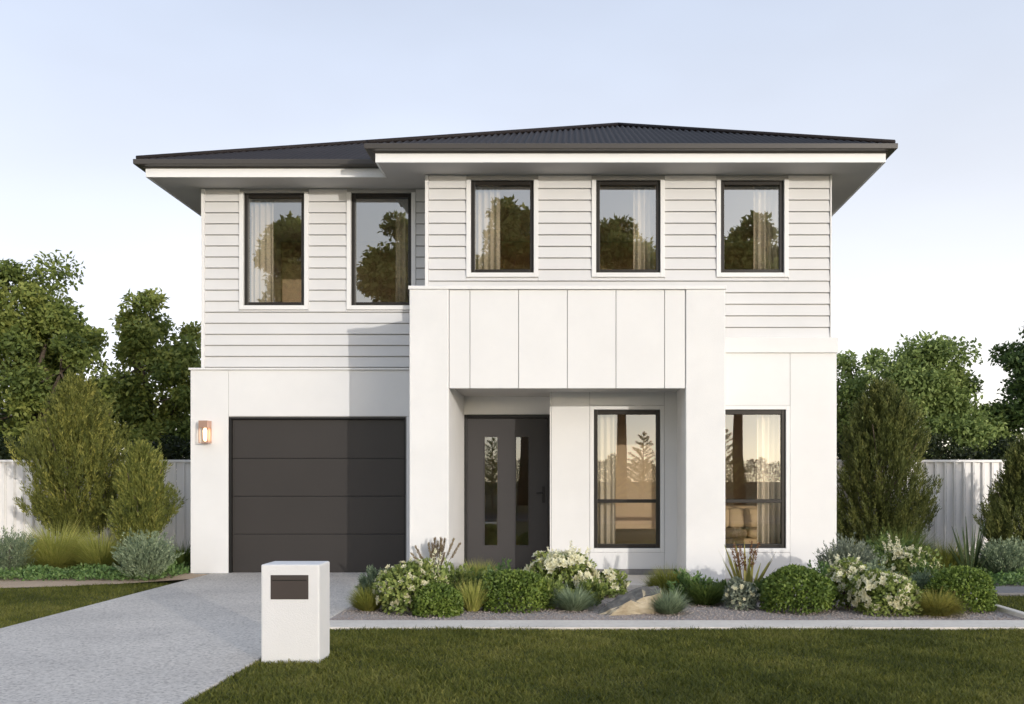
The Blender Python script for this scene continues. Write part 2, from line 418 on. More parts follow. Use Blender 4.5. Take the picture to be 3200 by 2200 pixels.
def sprays(parent, c, r, nspray, nleaf, slen, ll, lw, mat, amp=.12, up=1.0, inner=.3, taper=0.0, name='foliage', zmin=.02, cone=0.0):
    """upright sprays of narrow leaves over a body of radii r"""
    d = rdirs(nspray)
    rr = rng.uniform(inner, 1.0, nspray) ** .45 * lumps(d, 7, amp)
    P = np.array(c) + d * rr[:, None] * np.array(r)
    if cone:                                   # pointed outline, widest low down
        t = rng.uniform(0, 1, nspray) ** 1.1
        prof = np.interp(t, [0, .1, .25, .42, .6, .8, .93, 1], [.42, .78, 1, .95, .80, .52, .30, .08])
        az = rng.uniform(0, 2 * np.pi, nspray); dd = np.stack([np.cos(az), np.sin(az), 2 * t - 1], 1)
        q = rng.uniform(.12, 1, nspray) ** .5 * lumps(unit(dd * [1, 1, 1.6]), 9, amp * 1.35)
        P = np.stack([c[0] + np.cos(az) * q * prof * r[0], c[1] + np.sin(az) * q * prof * r[1], c[2] - r[2] + 2 * r[2] * t], 1)
        d = unit(np.stack([np.cos(az) * q, np.sin(az) * q, 0 * az], 1)) * (.35 + .65 * (1 - t))[:, None]
    elif taper:
        t = np.clip((P[:, 2] - (c[2] - r[2])) / (2 * r[2]), 0, 1)
        s = 1 - taper * np.clip(t - .3, 0, 1) / .7
        P[:, 0] = c[0] + (P[:, 0] - c[0]) * s; P[:, 1] = c[1] + (P[:, 1] - c[1]) * s
    P[:, 2] = np.maximum(P[:, 2], zmin)
    dirs = unit(d * [.8, .8, .35] + np.array([0, 0, up]) + rdirs(nspray) * .35)
    L_ = slen * rng.uniform(.6, 1.25, nspray)
    t = rng.uniform(0, 1, (nspray, nleaf))
    C = (P[:, None] + dirs[:, None] * (L_[:, None] * (t - .3))[..., None] + rng.normal(size=(nspray, nleaf, 3)) * slen * .035).reshape(-1, 3)
    n = len(C)
    A = unit(np.repeat(dirs, nleaf, 0) + rdirs(n) * .55)
    V, Fc = leaf_quads(C, A, rdirs(n), ll * rng.uniform(.7, 1.3, n), lw * rng.uniform(.8, 1.2, n), .03)
    return fmesh(name, V, Fc, mat, parent, np.repeat(np.clip(rng.normal(.42, .34, nspray), 0, 1), nleaf))
def mound(parent, c, r, n, h, w, mat, bend=.2, lean=(.0, 1.25), seg=4, name='blades', foot=.45):
    """blades springing from a foot and ending on a dome of radius r and height h"""
    az = rng.uniform(0, 2 * np.pi, n); q = np.sqrt(rng.uniform(0, 1, n))
    P = np.stack([c[0] + np.cos(az) * q * r * foot, c[1] + np.sin(az) * q * r * foot, np.full(n, c[2])], 1)
    az2 = az + rng.normal(size=n) * .45; le = lean[0] + (lean[1] - lean[0]) * np.clip(q ** 1.3 * .75 + .25 * rng.uniform(0, 1, n), 0, 1)
    D0 = np.stack([np.cos(az2) * np.sin(le), np.sin(az2) * np.sin(le), np.cos(le)], 1)
    ln = np.sqrt((h * np.cos(le)) ** 2 + (r * (1 - foot * q) * np.sin(le)) ** 2) * rng.uniform(.72, 1.16, n)
    V, Fc = blades(P, D0, ln, w * rng.uniform(.7, 1.3, n), bend * rng.uniform(.3, 1.2, n), seg)
    V[:, 2] = np.maximum(V[:, 2], c[2])
    return fmesh(name, V, Fc, mat, parent, rng.uniform(.2, .8, n))

def blossom_mesh(name, size, mat, petals=6):
    V = []; Fc = []
    for ring, (k, el, s) in enumerate(((petals, .35, 1.0), (petals - 1, .9, .7))):
        for i in range(k):
            a = 2 * math.pi * i / k + ring * .5
            ax = np.array([math.cos(a) * math.cos(el), math.sin(a) * math.cos(el), math.sin(el)])
            nn = np.array([-math.cos(a) * math.sin(el), -math.sin(a) * math.sin(el), math.cos(el)])
            v, f = leaf_quads(np.zeros((1, 3)), ax[None], nn[None], size * s, size * s * .75, .1)
            Fc += [tuple(j + len(V) for j in q) for q in f.tolist()]; V += v.tolist()
    return mesh_data(name, V, Fc, mat)
BLOSSOM = {}
def blossoms(parent, c, r, n, size, mat, amp=.1, front=True, band=(-.5, 1.0), cluster=1):
    key = (round(size, 3), mat.name)
    if key not in BLOSSOM: BLOSSOM[key] = blossom_mesh('blossom', size, mat)
    me = BLOSSOM[key]; org = ORG[parent]
    done = 0
    while done < n:
        d = rdirs(1)[0]
        if not (band[0] < d[2] < band[1]): continue
        if front and d[1] > .35: continue
        p = np.array(c) + d * np.array(r) * rng.uniform(.96, 1.08)
        if p[2] < .03: continue
        for j in range(cluster):
            q = p + (rdirs(1)[0] * size * .9 if j else 0)
            o = bpy.data.objects.new('blossom', me)
            COL.objects.link(o); o.parent = parent
            o.location = Vector(q - org)
            o.rotation_euler = Vector(unit(d + rdirs(1)[0] * .4)).to_track_quat('Z', 'Y').to_euler()
            k = rng.uniform(.75, 1.25); o.scale = (k, k, k)
            done += 1

# tree: trunk and limbs from the ground, leaf clumps spread through the crown
def make_tree(name, base, h, crown, label, cat='tree', group=None, mat=None, nclump=70, per=420, ll=.13, lw=.075, clump_r=.55, trunk_r=.16, fork=.35, seed=1, flat=.75):
    r = np.random.default_rng(seed)
    t = thing(name, base, label, cat, group)
    base = np.array(base, float)
    # clump centres spread over the crown ellipsoids (centre offset from base, radii)
    Cs = []
    for (cx, cy, cz, rx, ry, rz, wgt) in crown:
        k = max(3, int(nclump * wgt))
        d = unit(r.normal(size=(k, 3)))
        q = r.uniform(.25, 1, k) ** .5
        Cs.append(base + np.array([cx, cy, cz]) + d * q[:, None] * np.array([rx, ry, rz]))
    Cs = np.concatenate(Cs)
    b = MB()
    top = base + np.array([r.uniform(-.2, .2), r.uniform(-.2, .2), h * fork])
    mid = (base + top) / 2 + np.array([r.uniform(-.12, .12), r.uniform(-.12, .12), 0])
    b.tube([base - [0, 0, .2], mid, top], [trunk_r * 1.25, trunk_r, trunk_r * .8], 8)
    limbs = []
    for i in range(7):
        tgt = Cs[r.integers(len(Cs))]
        e = top + (tgt - top) * .7; m_ = top + (e - top) * .5 + np.array([0, 0, .15 * h * .2]) + r.normal(size=3) * .1
        b.tube([top, m_, e], [trunk_r * .55, trunk_r * .38, trunk_r * .2], 6); limbs += [m_, e]
    limbs = np.array(limbs)
    for cpt in Cs[:: 2]:
        s = limbs[np.argmin(np.linalg.norm(limbs - cpt, axis=1))]
        b.tube([s, (s + cpt) / 2 + r.normal(size=3) * .08, cpt], [trunk_r * .2, trunk_r * .13, trunk_r * .05], 4, False)
    b.build('trunk', M['bark'], t, smooth=True)
    n = len(Cs) * per
    cs = np.repeat(Cs, per, 0); sz = np.repeat(r.uniform(.6, 1.25, len(Cs)) * clump_r, per)
    d = unit(r.normal(size=(n, 3))); q = r.uniform(0, 1, n) ** .55
    C = cs + d * (q * sz)[:, None] * np.array([1, 1, flat])
    A = unit(d * .6 + unit(r.normal(size=(n, 3))) + np.array([0, 0, -.15]))
    Nn = unit(d * .5 + unit(r.normal(size=(n, 3))) * .7 + np.array([0, 0, .5]))
    V, Fc = leaf_quads(C, A, Nn, ll * r.uniform(.6, 1.3, n), lw * r.uniform(.6, 1.3, n))
    fmesh('crown', V, Fc, mat or M['tree_leaf'], t, np.repeat(r.uniform(.1, .9, len(Cs)), per))
    return t

# ================================================================== GROUND
DRV_L, DRV_R = -5.145, -2.33       # driveway edges
BED_R = 4.40                       # right side of the front bed
def sheet(name, pts, z, mat):
    return tag(mesh(name, [(x, y, z) for x, y in pts], [tuple(range(len(pts)))], mat), kind='structure')
sheet('ground', [(-700, -700), (700, -700), (700, 700), (-700, 700)], -.06, M['turf'])
b = MB().box(DRV_L, DRV_R, -3.0, 14.2, -.15, .006, .012)
tag(b.build('driveway', M['concrete']), kind='structure')
sheet('lawn', [(DRV_R, -3), (14, -3), (14, 11.4), (BED_R + .06, 11.4), (BED_R + .06, 8.86), (DRV_R, 8.86)], -.012, M['turf'])
sheet('lawn_verge', [(-16, -3), (DRV_L, -3), (DRV_L, 12.6), (-16, 12.6)], -.012, M['turf'])
sheet('garden_bed', [(DRV_R, 9.28), (BED_R + .02, 9.28), (BED_R + .02, 14.3), (DRV_R, 14.3)], .0, M['soil'])
sheet('side_bed', [(BED_R + .02, 11.38), (14, 11.38), (14, 17.5), (3.4, 17.5), (3.4, 14.3), (BED_R + .02, 14.3)], -.004, M['soil'])
# tan mulch bed along the fence on the garage side, its lawn edge curving
mp_ = [(-16, 12.15), (-9, 12.05), (-8, 12.08), (-7.2, 12.18), (-6.5, 12.36), (-5.9, 12.65), (DRV_L - .02, 13.3), (DRV_L - .02, 14.0), (-5.4, 14.0), (-5.4, 17.5), (-16, 17.5)]
sheet('mulch_bed', mp_, -.002, M['mulch'])
b = MB().box(DRV_R + .004, 14, 8.845, 9.30, -.1, .014, .008)
tag(b.build('kerb_edging', M['edging']), kind='structure')
b = MB().box(BED_R - .02, BED_R + .06, 9.303, 12.2, -.1, .045, .01)
tag(b.build('side_edging', M['edging']), kind='structure')
b = MB().box(BED_R + .07, 14, 11.40, 12.1, -.1, .03, .012)
tag(b.build('side_path', M['kerbgrey']), kind='structure')
b = MB().box(-1.528, 1.436, 12.05, 14.2, -.1, .055, .008)
tag(b.build('porch_floor', M['edging']), kind='structure')
# the street in front, behind the camera
sheet('road', [(-80, -12), (80, -12), (80, -4.6), (-80, -4.6)], -.03, M['asphalt'])
b = MB().box(-80, 80, -4.6, -4.45, -.1, .03, .02)
tag(b.build('street_kerb', M['kerbgrey']), kind='structure')

# ================================================================== HOUSE
DP, DG, DUL, DUR, D1, D2 = 12.30, 14.09, 14.14, 13.50, 13.33, 14.10
XGL, XUL, XUR, XLR, XSTEP = X(595, DG), X(632, DUL), X(2596, DUR), X(2615, D1), X(1330, DUR)
PL0, PL1, PR0, PR1 = X(1279, DP), X(1402, DP), X(2143, DP), X(2267, DP)
BACK = 24.0
house = thing('house', (-.8, 13.3, 0), 'two storey white weatherboard house with dark hipped roof and charcoal garage door', 'house')

def wall_grid(name, x0, x1, z0, z1, holes, yf, yb, mat):
    xs = sorted({x0, x1, *[h[0] for h in holes], *[h[1] for h in holes]}); zs = sorted({z0, z1, *[h[2] for h in holes], *[h[3] for h in holes]})
    xs = [x for x in xs if x0 <= x <= x1]; zs = [z for z in zs if z0 <= z <= z1]
    def solid(i, j):
        if i < 0 or j < 0 or i >= len(xs) - 1 or j >= len(zs) - 1: return False
        cx, cz = (xs[i] + xs[i+1]) / 2, (zs[j] + zs[j+1]) / 2
        return not any(h[0] < cx < h[1] and h[2] < cz < h[3] for h in holes)
    m = MB()
    for i in range(len(xs) - 1):
        for j in range(len(zs) - 1):
            if not solid(i, j): continue
            a, b_, c, d = xs[i], xs[i+1], zs[j], zs[j+1]
            m.add([(a,yf,c),(b_,yf,c),(b_,yf,d),(a,yf,d)], [(0,1,2,3)]); m.add([(a,yb,c),(b_,yb,c),(b_,yb,d),(a,yb,d)], [(3,2,1,0)])
            if not solid(i-1, j): m.add([(a,yf,c),(a,yf,d),(a,yb,d),(a,yb,c)], [(0,1,2,3)])
            if not solid(i+1, j): m.add([(b_,yf,c),(b_,yf,d),(b_,yb,d),(b_,yb,c)], [(3,2,1,0)])
            if not solid(i, j-1): m.add([(a,yf,c),(b_,yf,c),(b_,yb,c),(a,yb,c)], [(3,2,1,0)])
            if not solid(i, j+1): m.add([(a,yf,d),(b_,yf,d),(b_,yb,d),(a,yb,d)], [(0,1,2,3)])
    return m.build(name, mat, house)

def hole(pxl, pxr, pt, pb, D): return (X(pxl, D), X(pxr, D), Z(pb, D), Z(pt, D))
UL_WIN = [hole(763, 952, 603, 955, DUL), hole(1098, 1286, 603, 955, DUL)]
UR_WIN = [hole(1472, 1668, 563, 853, DUR), hole(1863, 2063, 563, 853, DUR), hole(2252, 2449, 563, 853, DUR)]
LO_WIN = [hole(1856, 2063, 1280, 1713, D1), hole(2250, 2456, 1280, 1713, D1)]
GAR = (X(713, DG), X(1268, DG), -.05, Z(1303, DG))
DOOR = (X(1449, D2), X(1722, D2), .055, Z(1296, D2))
SOF = Z(507, DUR - .56)            # soffit level
LOWTOP = Z(1150, DG)
PARTOP = Z(1055, D1)

# structural walls behind the cladding
wall_grid('wall', XGL, PL0 + .1, -.1, LOWTOP, [GAR], DG + .012, DG + .2, M['wrap'])
wall_grid('wall', XUL, XSTEP + .1, LOWTOP - .2, SOF + .06, UL_WIN, DUL, DUL + .2, M['wrap'])
wall_grid('wall', XSTEP, XUR, 3.0, SOF + .06, UR_WIN, DUR, DUR + .2, M['wrap'])
wall_grid('wall', DOOR[1] + .02, XLR, -.1, PARTOP - .03, LO_WIN, D1 + .012, D1 + .2, M['wrap'])
wall_grid('wall', PL1 - .05, DOOR[1] + .15, -.1, 2.7, [DOOR], D2 + .012, D2 + .2, M['wrap'])
ADDED_WIN = []  # added windows, unseen from the camera, that let daylight into the rooms
def plain_wall(*a): MB().box(*a).build('wall', M['render'], house)
def side_wall(x0, x1, y0, y1, z0, z1, h):
    """side wall with one added glazed opening, out of view, for light indoors (y0, y1, z0, z1)"""
    ys, zs = [y0, h[0], h[1], y1], [z0, h[2], h[3], z1]; V = []; Fc = []
    idx = {}
    def vid(i, j, x):
        k = (i, j, x)
        if k not in idx: idx[k] = len(V); V.append((x, ys[i], zs[j]))
        return idx[k]
    for i in range(3):
        for j in range(3):
            if i == 1 and j == 1: continue
            q = [(i, j), (i + 1, j), (i + 1, j + 1), (i, j + 1)]
            Fc.append(tuple(vid(a, c, x1) for a, c in q)); Fc.append(tuple(vid(a, c, x0) for a, c in q[::-1]))
    for (a, c), (d, e) in ((((1, 1), (2, 1))), ((2, 1), (2, 2)), ((2, 2), (1, 2)), ((1, 2), (1, 1)), ((0, 0), (3, 0)), ((3, 0), (3, 3)), ((3, 3), (0, 3)), ((0, 3), (0, 0))):
        Fc.append((vid(a, c, x0), vid(d, e, x0), vid(d, e, x1), vid(a, c, x1)))
    mesh('wall', V, Fc, M['render'], house)
    ADDED_WIN.append((x0, x1, h))
plain_wall(XGL, XGL + .2, DG + .21, BACK, -.1, LOWTOP)
side_wall(XUL, XUL + .2, DUL + .21, BACK, LOWTOP, SOF + .06, (14.8, 16.9, 3.7, 5.3))
side_wall(XLR - .2, XLR, D1 + .21, BACK, -.1, PARTOP - .03, (13.72, 15.1, .15, 2.4))
side_wall(XUR - .2, XUR, DUR + .21, BACK, PARTOP - .02, SOF + .06, (13.9, 15.6, 3.5, 5.3))
plain_wall(XSTEP, XSTEP + .15, DUR + .21, DUL + .5, 3.0, SOF + .06)
plain_wall(XGL + .21, XLR - .21, BACK - .2, BACK, -.1, SOF + .06)
plain_wall(DOOR[1] + .02, DOOR[1] + .17, D1 + .21, D2 + .5, .05, 2.72)
b = MB()                                                            # inside faces: partitions, floors
b.box(1.75, XLR - .22, 16.7, 16.8, .0, 2.7); b.box(-.11, 1.74, 15.6, 15.7, 0, 2.7); b.box(1.65, 1.74, 15.71, 16.79, 0, 2.7); b.box(PL1 - .3, DOOR[1] + .2, 17.9, 18.0, 0, 2.7)
b.box(-.22, -.12, D2 + .52, 17.89, 0, 2.7); b.box(-2.15, -2.03, DG + .22, 17.9, 0, 2.7)
b.box(XUL + .21, XUR - .21, 17.3, 17.4, 2.98, SOF); b.box(-1.84, -1.76, DUL + .52, 17.29, 2.98, SOF);
b.build('interior_wall', M['beige'], house)
MB().box(-.1, XLR - .23, D1 + .24, 16.68, .061, .072).build('carpet', M['carpet'], house)
b = MB(); b.box(XGL + .22, XLR - .22, D2 + .22, BACK - .22, -.1, .06); b.box(-.08, XLR - .22, D1 + .22, D2 + .21, -.1, .06)
b.box(XGL + .22, XLR - .22, D2 + .22, BACK - .22, 2.74, 2.96); b.box(-1.98, XUR - .22, DUR + .22, D2 + .21, 2.78, 2.96)
b.build('interior_floor', M['timber'], house)

for x0, x1, h in ADDED_WIN:  # frames and panes of the added, unseen side windows
    xm = (x0 + x1) / 2; b = MB()
    ys = np.linspace(h[0], h[1], 3)
    for y in ys: b.box(xm - .04, xm + .04, max(h[0] + .002, y - .03), min(h[1] - .002, y + .03), h[2] + .002, h[3] - .002)
    for a, c in zip(ys[:-1], ys[1:]): b.box(xm - .039, xm + .039, a + .031, c - .031, h[2] + .002, h[2] + .05); b.box(xm - .039, xm + .039, a + .031, c - .031, h[3] - .05, h[3] - .002)
    w = b.build('window', M['frame'], house)
    for a, c in zip(ys[:-1], ys[1:]): MB().box(xm - .004, xm + .004, a + .031, c - .031, h[2] + .051, h[3] - .051).build('pane', M['clear'], w)
# weatherboards: each its own part, tapered, with a shadow gap under its lower edge
def board(x0, x1, zb, zt, yf, lip=.028, top=.008):
    g = .013
    y0, y1, y2 = yf - top, yf - lip, yf - .001
    V = []
    for x in (x0, x1): V += [(x, y2, zb + g), (x, y1, zb + g), (x, y1 - .0, zb + g + .006), (x, y0, zt), (x, y2, zt)]
    Fc = [(0,1,6,5),(1,2,7,6),(2,3,8,7),(3,4,9,8),(0,5,9,4),(4,3,2,1,0),(5,6,7,8,9)]
    mesh('weatherboard', V, Fc, M['white'], house)
def clad(x0, x1, ztop, zbot, holes, yf, tw, pitch=.159, z0=None):
    """rows of boards between the corner trims, broken at the window architraves"""
    z = z0; rows = []
    prev = ztop
    while prev > zbot + .02:
        lo = max(z, zbot); rows.append((lo, prev)); prev = lo; z -= pitch
    for lo, hi in rows:
        segs = [(x0, x1)]; m = (lo + hi) / 2
        for h in holes:
            if h[2] - tw - .0 < hi - .03 and h[3] + tw > lo + .03:
                hx0, hx1 = h[0] - tw, h[1] + tw
                if lo < h[2] - tw - .002 < hi:       # the sill cuts this row: full board below it
                    ns = []
                    for a, c in segs: ns.append((a, c))
                    segs = ns
                    hi_ = h[2] - tw - .002
                    # split in three: beside, under
                    out = []
                    for a, c in segs:
                        if a < hx0 and c > hx1: out += [(a, hx0), (hx1, c)]; board(hx0 + .001, hx1 - .001, lo, hi_, yf)
                        else: out.append((a, c))
                    segs = out
                else:
                    out = []
                    for a, c in segs:
                        if a < hx0 and c > hx1: out += [(a, hx0), (hx1, c)]
                        elif a < hx0 < c: out.append((a, hx0))
                        elif a < hx1 < c: out.append((hx1, c))
                        elif hx0 <= a and c <= hx1: pass
                        else: out.append((a, c))
                    segs = out
        for a, c in segs:
            if c - a > .02: board(a + .001, c - .001, lo, hi, yf)
TW = .062
zrow = Z(592, DUR)
clad(XSTEP + .045, XUR - .02, SOF - .002, PARTOP - .05, UR_WIN, DUR, TW, z0=zrow)
clad(XUL + .045, XSTEP - .002, SOF - .002, LOWTOP + .005, UL_WIN, DUL, TW, z0=zrow)
def corner(x0, x1, y0, y1, z0, z1): MB().box(x0, x1, y0, y1, z0, z1, .003).build('corner_trim', M['trim'], house)
corner(XSTEP - .004, XSTEP + .043, DUR - .036, DUR + .045, 3.6, SOF - .002)
corner(XUL - .004, XUL + .043, DUL - .036, DUL + .045, LOWTOP + .006, SOF - .002)
corner(XUR - .014, XUR + .006, DUR - .034, DUR + .045, PARTOP + .002, SOF - .002)

# windows
def window(h, D, tw=TW, trim_y=-.04, transom=None, label=None, set_back=.012, head=True, glass='glass'):
    x0, x1, z0, z1 = h
    fw, fy0, fy1 = .052, D + set_back, D + set_back + .09
    b = MB()
    b.box(x0 + .002, x0 + fw, fy0, fy1, z0 + .002, z1 - .002, .004); b.box(x1 - fw, x1 - .002, fy0, fy1, z0 + .002, z1 - .002, .004)
    b.box(x0 + fw + .001, x1 - fw - .001, fy0, fy1, z0 + .002, z0 + fw, .004); b.box(x0 + fw + .001, x1 - fw - .001, fy0, fy1, z1 - fw * 1.2, z1 - .002, .004)
    w = b.build('window', M['frame'], house)
    if label: w['label'] = label
    zs = [z0 + fw, z1 - fw * 1.2]
    if transom is not None:
        MB().box(x0 + fw + .001, x1 - fw - .001, fy0 + .004, fy1 - .004, transom - .024, transom + .024, .004).build('transom', M['frame'], w)
        zs = [z0 + fw, transom - .024, transom + .024, z1 - fw * 1.2]
    for a, c in zip(zs[::2], zs[1::2]):
        MB().box(x0 + fw + .001, x1 - fw - .001, fy0 + .045, fy0 + .053, a, c).build('pane', M[glass], w)
    if tw:
        b = MB(); e = .002; ty0, ty1 = D + trim_y, D + set_back + .03
        b.box(x0 - tw, x0 - e, ty0, ty1, z0 - tw, z1 + (tw if head else 0), .003); b.box(x1 + e, x1 + tw, ty0, ty1, z0 - tw, z1 + (tw if head else 0), .003)
        b.box(x0 - e + .001, x1 + e - .001, ty0, ty1, z0 - tw, z0 - e, .003)
        if head: b.box(x0 - e + .001, x1 + e - .001, ty0, ty1, z1 + e, z1 + tw, .003)
        b.build('architrave', M['trim'], w)
    return w
for h in UL_WIN: window(h, DUL, head=False)
for h in UR_WIN: window(h, DUR, head=False)
for h in LO_WIN: window(h, D1, tw=.055, trim_y=-.006, transom=Z(1566, D1), set_back=.03, glass='glass_low')

# flat sheets of the ground floor, thin joints between them
def wsheet(x0, x1, z0, z1, D, mat=None, name='wall_sheet', th=.014):
    return MB().box(x0 + .0025, x1 - .0025, D, D + th - .002, z0 + .002, z1 - .002, .002).build(name, mat or M['panel'], house)
xj = X(714, DG)
wsheet(XGL, xj, 0.0, LOWTOP - .03, DG); wsheet(xj, PL0, GAR[3] + .012, LOWTOP - .03, DG); wsheet(GAR[1] + .012, PL0, 0.0, GAR[3] + .012, DG)
zj = LO_WIN[1][3] + .057
xr = LO_WIN[1][1] + .057
wsheet(xr, XLR, .0, PARTOP - .2, D1); wsheet(1.9, xr, zj, PARTOP - .2, D1); wsheet(1.9, xr, 0, LO_WIN[1][2] - .057, D1)
wl = LO_WIN[0][0] - .057; wr = LO_WIN[0][1] + .057
wsheet(DOOR[1] + .02, wl, .13, 2.6, D1); wsheet(wl, wr, zj, 2.6, D1); wsheet(wl, wr, .13, LO_WIN[0][2] - .057, D1); wsheet(wr, PR0 + .02, .13, 2.6, D1)
MB().box(DOOR[1] + .02, PR0, D1 - .012, D1 + .011, .056, .128, .003).build('skirting', M['kerbgrey'], house)
wsheet(PL1 + .001, DOOR[0] - .001, .06, 2.6, D2); wsheet(DOOR[0], DOOR[1] - .002, DOOR[3] + .004, 2.6, D2)
MB().box(DOOR[1], DOOR[1] + .018, D1, D2 - .002, .06, 2.6).build('corner_trim', M['panel'], house)
MB().box(XGL - .02, PL0 - .003, DG - .028, DUL - .004, LOWTOP - .028, LOWTOP, .004).build('parapet_cap', M['trim'], house)
MB().box(PR1 + .004, XLR + .012, D1 - .035, DUR - .034, Z(1103, D1), PARTOP, .006).build('parapet', M['panel'], house)

# porch frame: two rendered piers, boarded head, cap
PT = Z(893, DP); LB = Z(1213, DP)
MB().box(PL0, PL1, DP, DG + .012, -.1, PT - .045, .012).build('pier', M['render'], house)
MB().box(PR0, PR1, DP, D1 + .012, -.1, PT - .045, .012).build('pier', M['render'], house)
MB().box(PL1 + .002, PR0 - .002, DP + .034, DP + .16, LB + .012, PT - .05).build('lintel', M['wrap'], house)
js = [1403, 1468, 1620, 1773, 1925, 2077, 2142]
for a, c in zip(js[:-1], js[1:]):
    MB().box(X(a, DP) + .004, X(c, DP) - .004, DP + .018, DP + .033, LB, PT - .05, .003).build('head_panel', M['panel'], house)
MB().box(PL0 - .012, PR1 + .012, DP - .012, DP + .2, PT - .044, PT, .005).build('pier_cap', M['trim'], house)
b = MB(); b.box(PL1 + .003, PR0 - .003, DP + .161, D2 + .01, LB + .045, LB + .09); b.build('porch_ceiling', M['soffit'], house)
b = MB(); b.box(PL0 + .02, PR1 - .02, DP + .201, DUR - .04, PT - .12, PT - .07); b.box(PL0 + .02, XSTEP - .03, DUR - .039, DUL - .04, PT - .12, PT - .07); b.build('porch_roof', M['roof'], house)

# garage door: four panels in a dark reveal
gx0, gx1, gz1 = GAR[0], GAR[1], GAR[3]
b = MB(); b.box(gx0 + .002, gx0 + .035, DG + .02, DG + .19, 0, gz1 - .002); b.box(gx1 - .03, gx1 - .002, DG + .02, DG + .19, 0, gz1 - .002); b.box(gx0 + .036, gx1 - .031, DG + .02, DG + .19, gz1 - .03, gz1 - .002)
gd_ = b.build('garage_door', M['black'], house)
zs = [.008, Z(1670, DG), Z(1551, DG), Z(1432, DG), gz1 - .032]
for a, c in zip(zs[:-1], zs[1:]):
    MB().box(gx0 + .037, gx1 - .032, DG + .075, DG + .115, a + .003, c - .003, .004).build('door_panel', M['garage'], gd_)
MB().box(gx0 + .037, gx1 - .032, DG + .116, DG + .13, .008, gz1 - .032).build('door_backing', M['black'], gd_)

# front door: wide leaf with two tall glass strips
dx0, dx1, dz0, dz1 = DOOR
b = MB(); b.box(dx0 + .002, dx0 + .04, D2 - .01, D2 + .12, dz0, dz1 - .002, .003); b.box(dx1 - .04, dx1 - .002, D2 - .01, D2 + .12, dz0, dz1 - .002, .003); b.box(dx0 + .041, dx1 - .041, D2 - .01, D2 + .12, dz1 - .045, dz1 - .002, .003)
fd = b.build('front_door', M['black'], house)
G1 = (X(1514, D2), X(1554, D2)); G2 = (X(1612, D2), X(1651, D2)); gz0_, gz1_ = Z(1704, D2), Z(1365, D2)
lx0, lx1, lz0, lz1 = dx0 + .045, dx1 - .045, dz0 + .008, dz1 - .05
b = MB()
for a, c, e, f in ((lx0, G1[0], lz0, lz1), (G1[0], G1[1], lz0, gz0_), (G1[0], G1[1], gz1_, lz1), (G1[1], G2[0], lz0, lz1), (G2[0], G2[1], lz0, gz0_), (G2[0], G2[1], gz1_, lz1), (G2[1], lx1, lz0, lz1)):
    b.box(a, c, D2 + .03, D2 + .075, e, f)
b.build('door_leaf', M['door'], fd)
for g in (G1, G2):
    MB().box(g[0] + .002, g[1] - .002, D2 + .045, D2 + .055, gz0_ + .002, gz1_ - .002).build('glass_strip', M['glass_low'], fd)
    b = MB(); b.box(g[0] - .012, g[0], D2 + .022, D2 + .032, gz0_ - .012, gz1_ + .012); b.box(g[1], g[1] + .012, D2 + .022, D2 + .032, gz0_ - .012, gz1_ + .012)
    b.box(g[0] + .001, g[1] - .001, D2 + .022, D2 + .032, gz0_ - .012, gz0_); b.box(g[0] + .001, g[1] - .001, D2 + .022, D2 + .032, gz1_, gz1_ + .012); b.build('glazing_bead', M['door'], fd)
hx = X(1698, D2)
b = MB(); b.box(hx - .022, hx + .022, D2 + .018, D2 + .03, Z(1572, D2), Z(1520, D2), .004); b.tube([(hx, D2 + .02, Z(1540, D2)), (hx, D2 - .03, Z(1540, D2)), (hx - .1, D2 - .035, Z(1541, D2))], .009, 8)
b.build('door_handle', M['black'], fd, smooth=False)

# soffit, fascia, gutter
FO = [(X(455, DUL - .57), DUL - .57), (X(1173, DUR - .56), DUL - .57), (X(1173, DUR - .56), DUR - .56), (X(2768, DUR - .56), DUR - .56), (X(2768, DUR - .56), 25.3), (X(455, DUL - .57), 25.3)]
def offset(poly, d):
    out = []
    for i, p in enumerate(poly):
        a, c = poly[i - 1], poly[(i + 1) % len(poly)]
        e1 = Vector((p[0] - a[0], p[1] - a[1])).normalized(); e2 = Vector((c[0] - p[0], c[1] - p[1])).normalized()
        n1, n2 = Vector((e1.y, -e1.x)), Vector((e2.y, -e2.x))
        k = (n1 + n2) / (1 + n1.dot(n2))
        out.append((p[0] + k.x * d, p[1] + k.y * d))
    return out
def sweep(name, prof, mat):
    """closed profile (outward, z) carried round the eaves with mitred corners"""
    rings = [[(x, y, z) for x, y in offset(FO, d)] for d, z in prof]
    n, k = len(FO), len(prof)
    V = [p for r in rings for p in r]; Fc = []
    for j in range(k):
        for i in range(n):
            Fc.append((j*n + i, j*n + (i+1) % n, ((j+1) % k)*n + (i+1) % n, ((j+1) % k)*n + i))
    return mesh(name, V, Fc, mat, house)
FT = Z(479, DUR - .56)
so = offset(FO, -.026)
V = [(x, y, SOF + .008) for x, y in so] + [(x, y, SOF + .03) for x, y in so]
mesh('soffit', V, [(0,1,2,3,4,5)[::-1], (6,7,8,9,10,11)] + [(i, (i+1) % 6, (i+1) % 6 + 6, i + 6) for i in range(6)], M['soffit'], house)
sweep('fascia', [(0, SOF), (0, FT + .05), (-.025, FT + .05), (-.025, SOF)], M['fascia'])
GT = Z(447, DUR - .68)
sweep('gutter', [(.003, GT - .096), (.02, GT - .096), (.03, GT - .080), (.112, GT - .073), (.12, GT - .066), (.122, GT - .006), (.117, GT), (.105, GT), (.102, GT - .012), (.102, GT - .06), (.003, GT - .07)], M['gutter'])

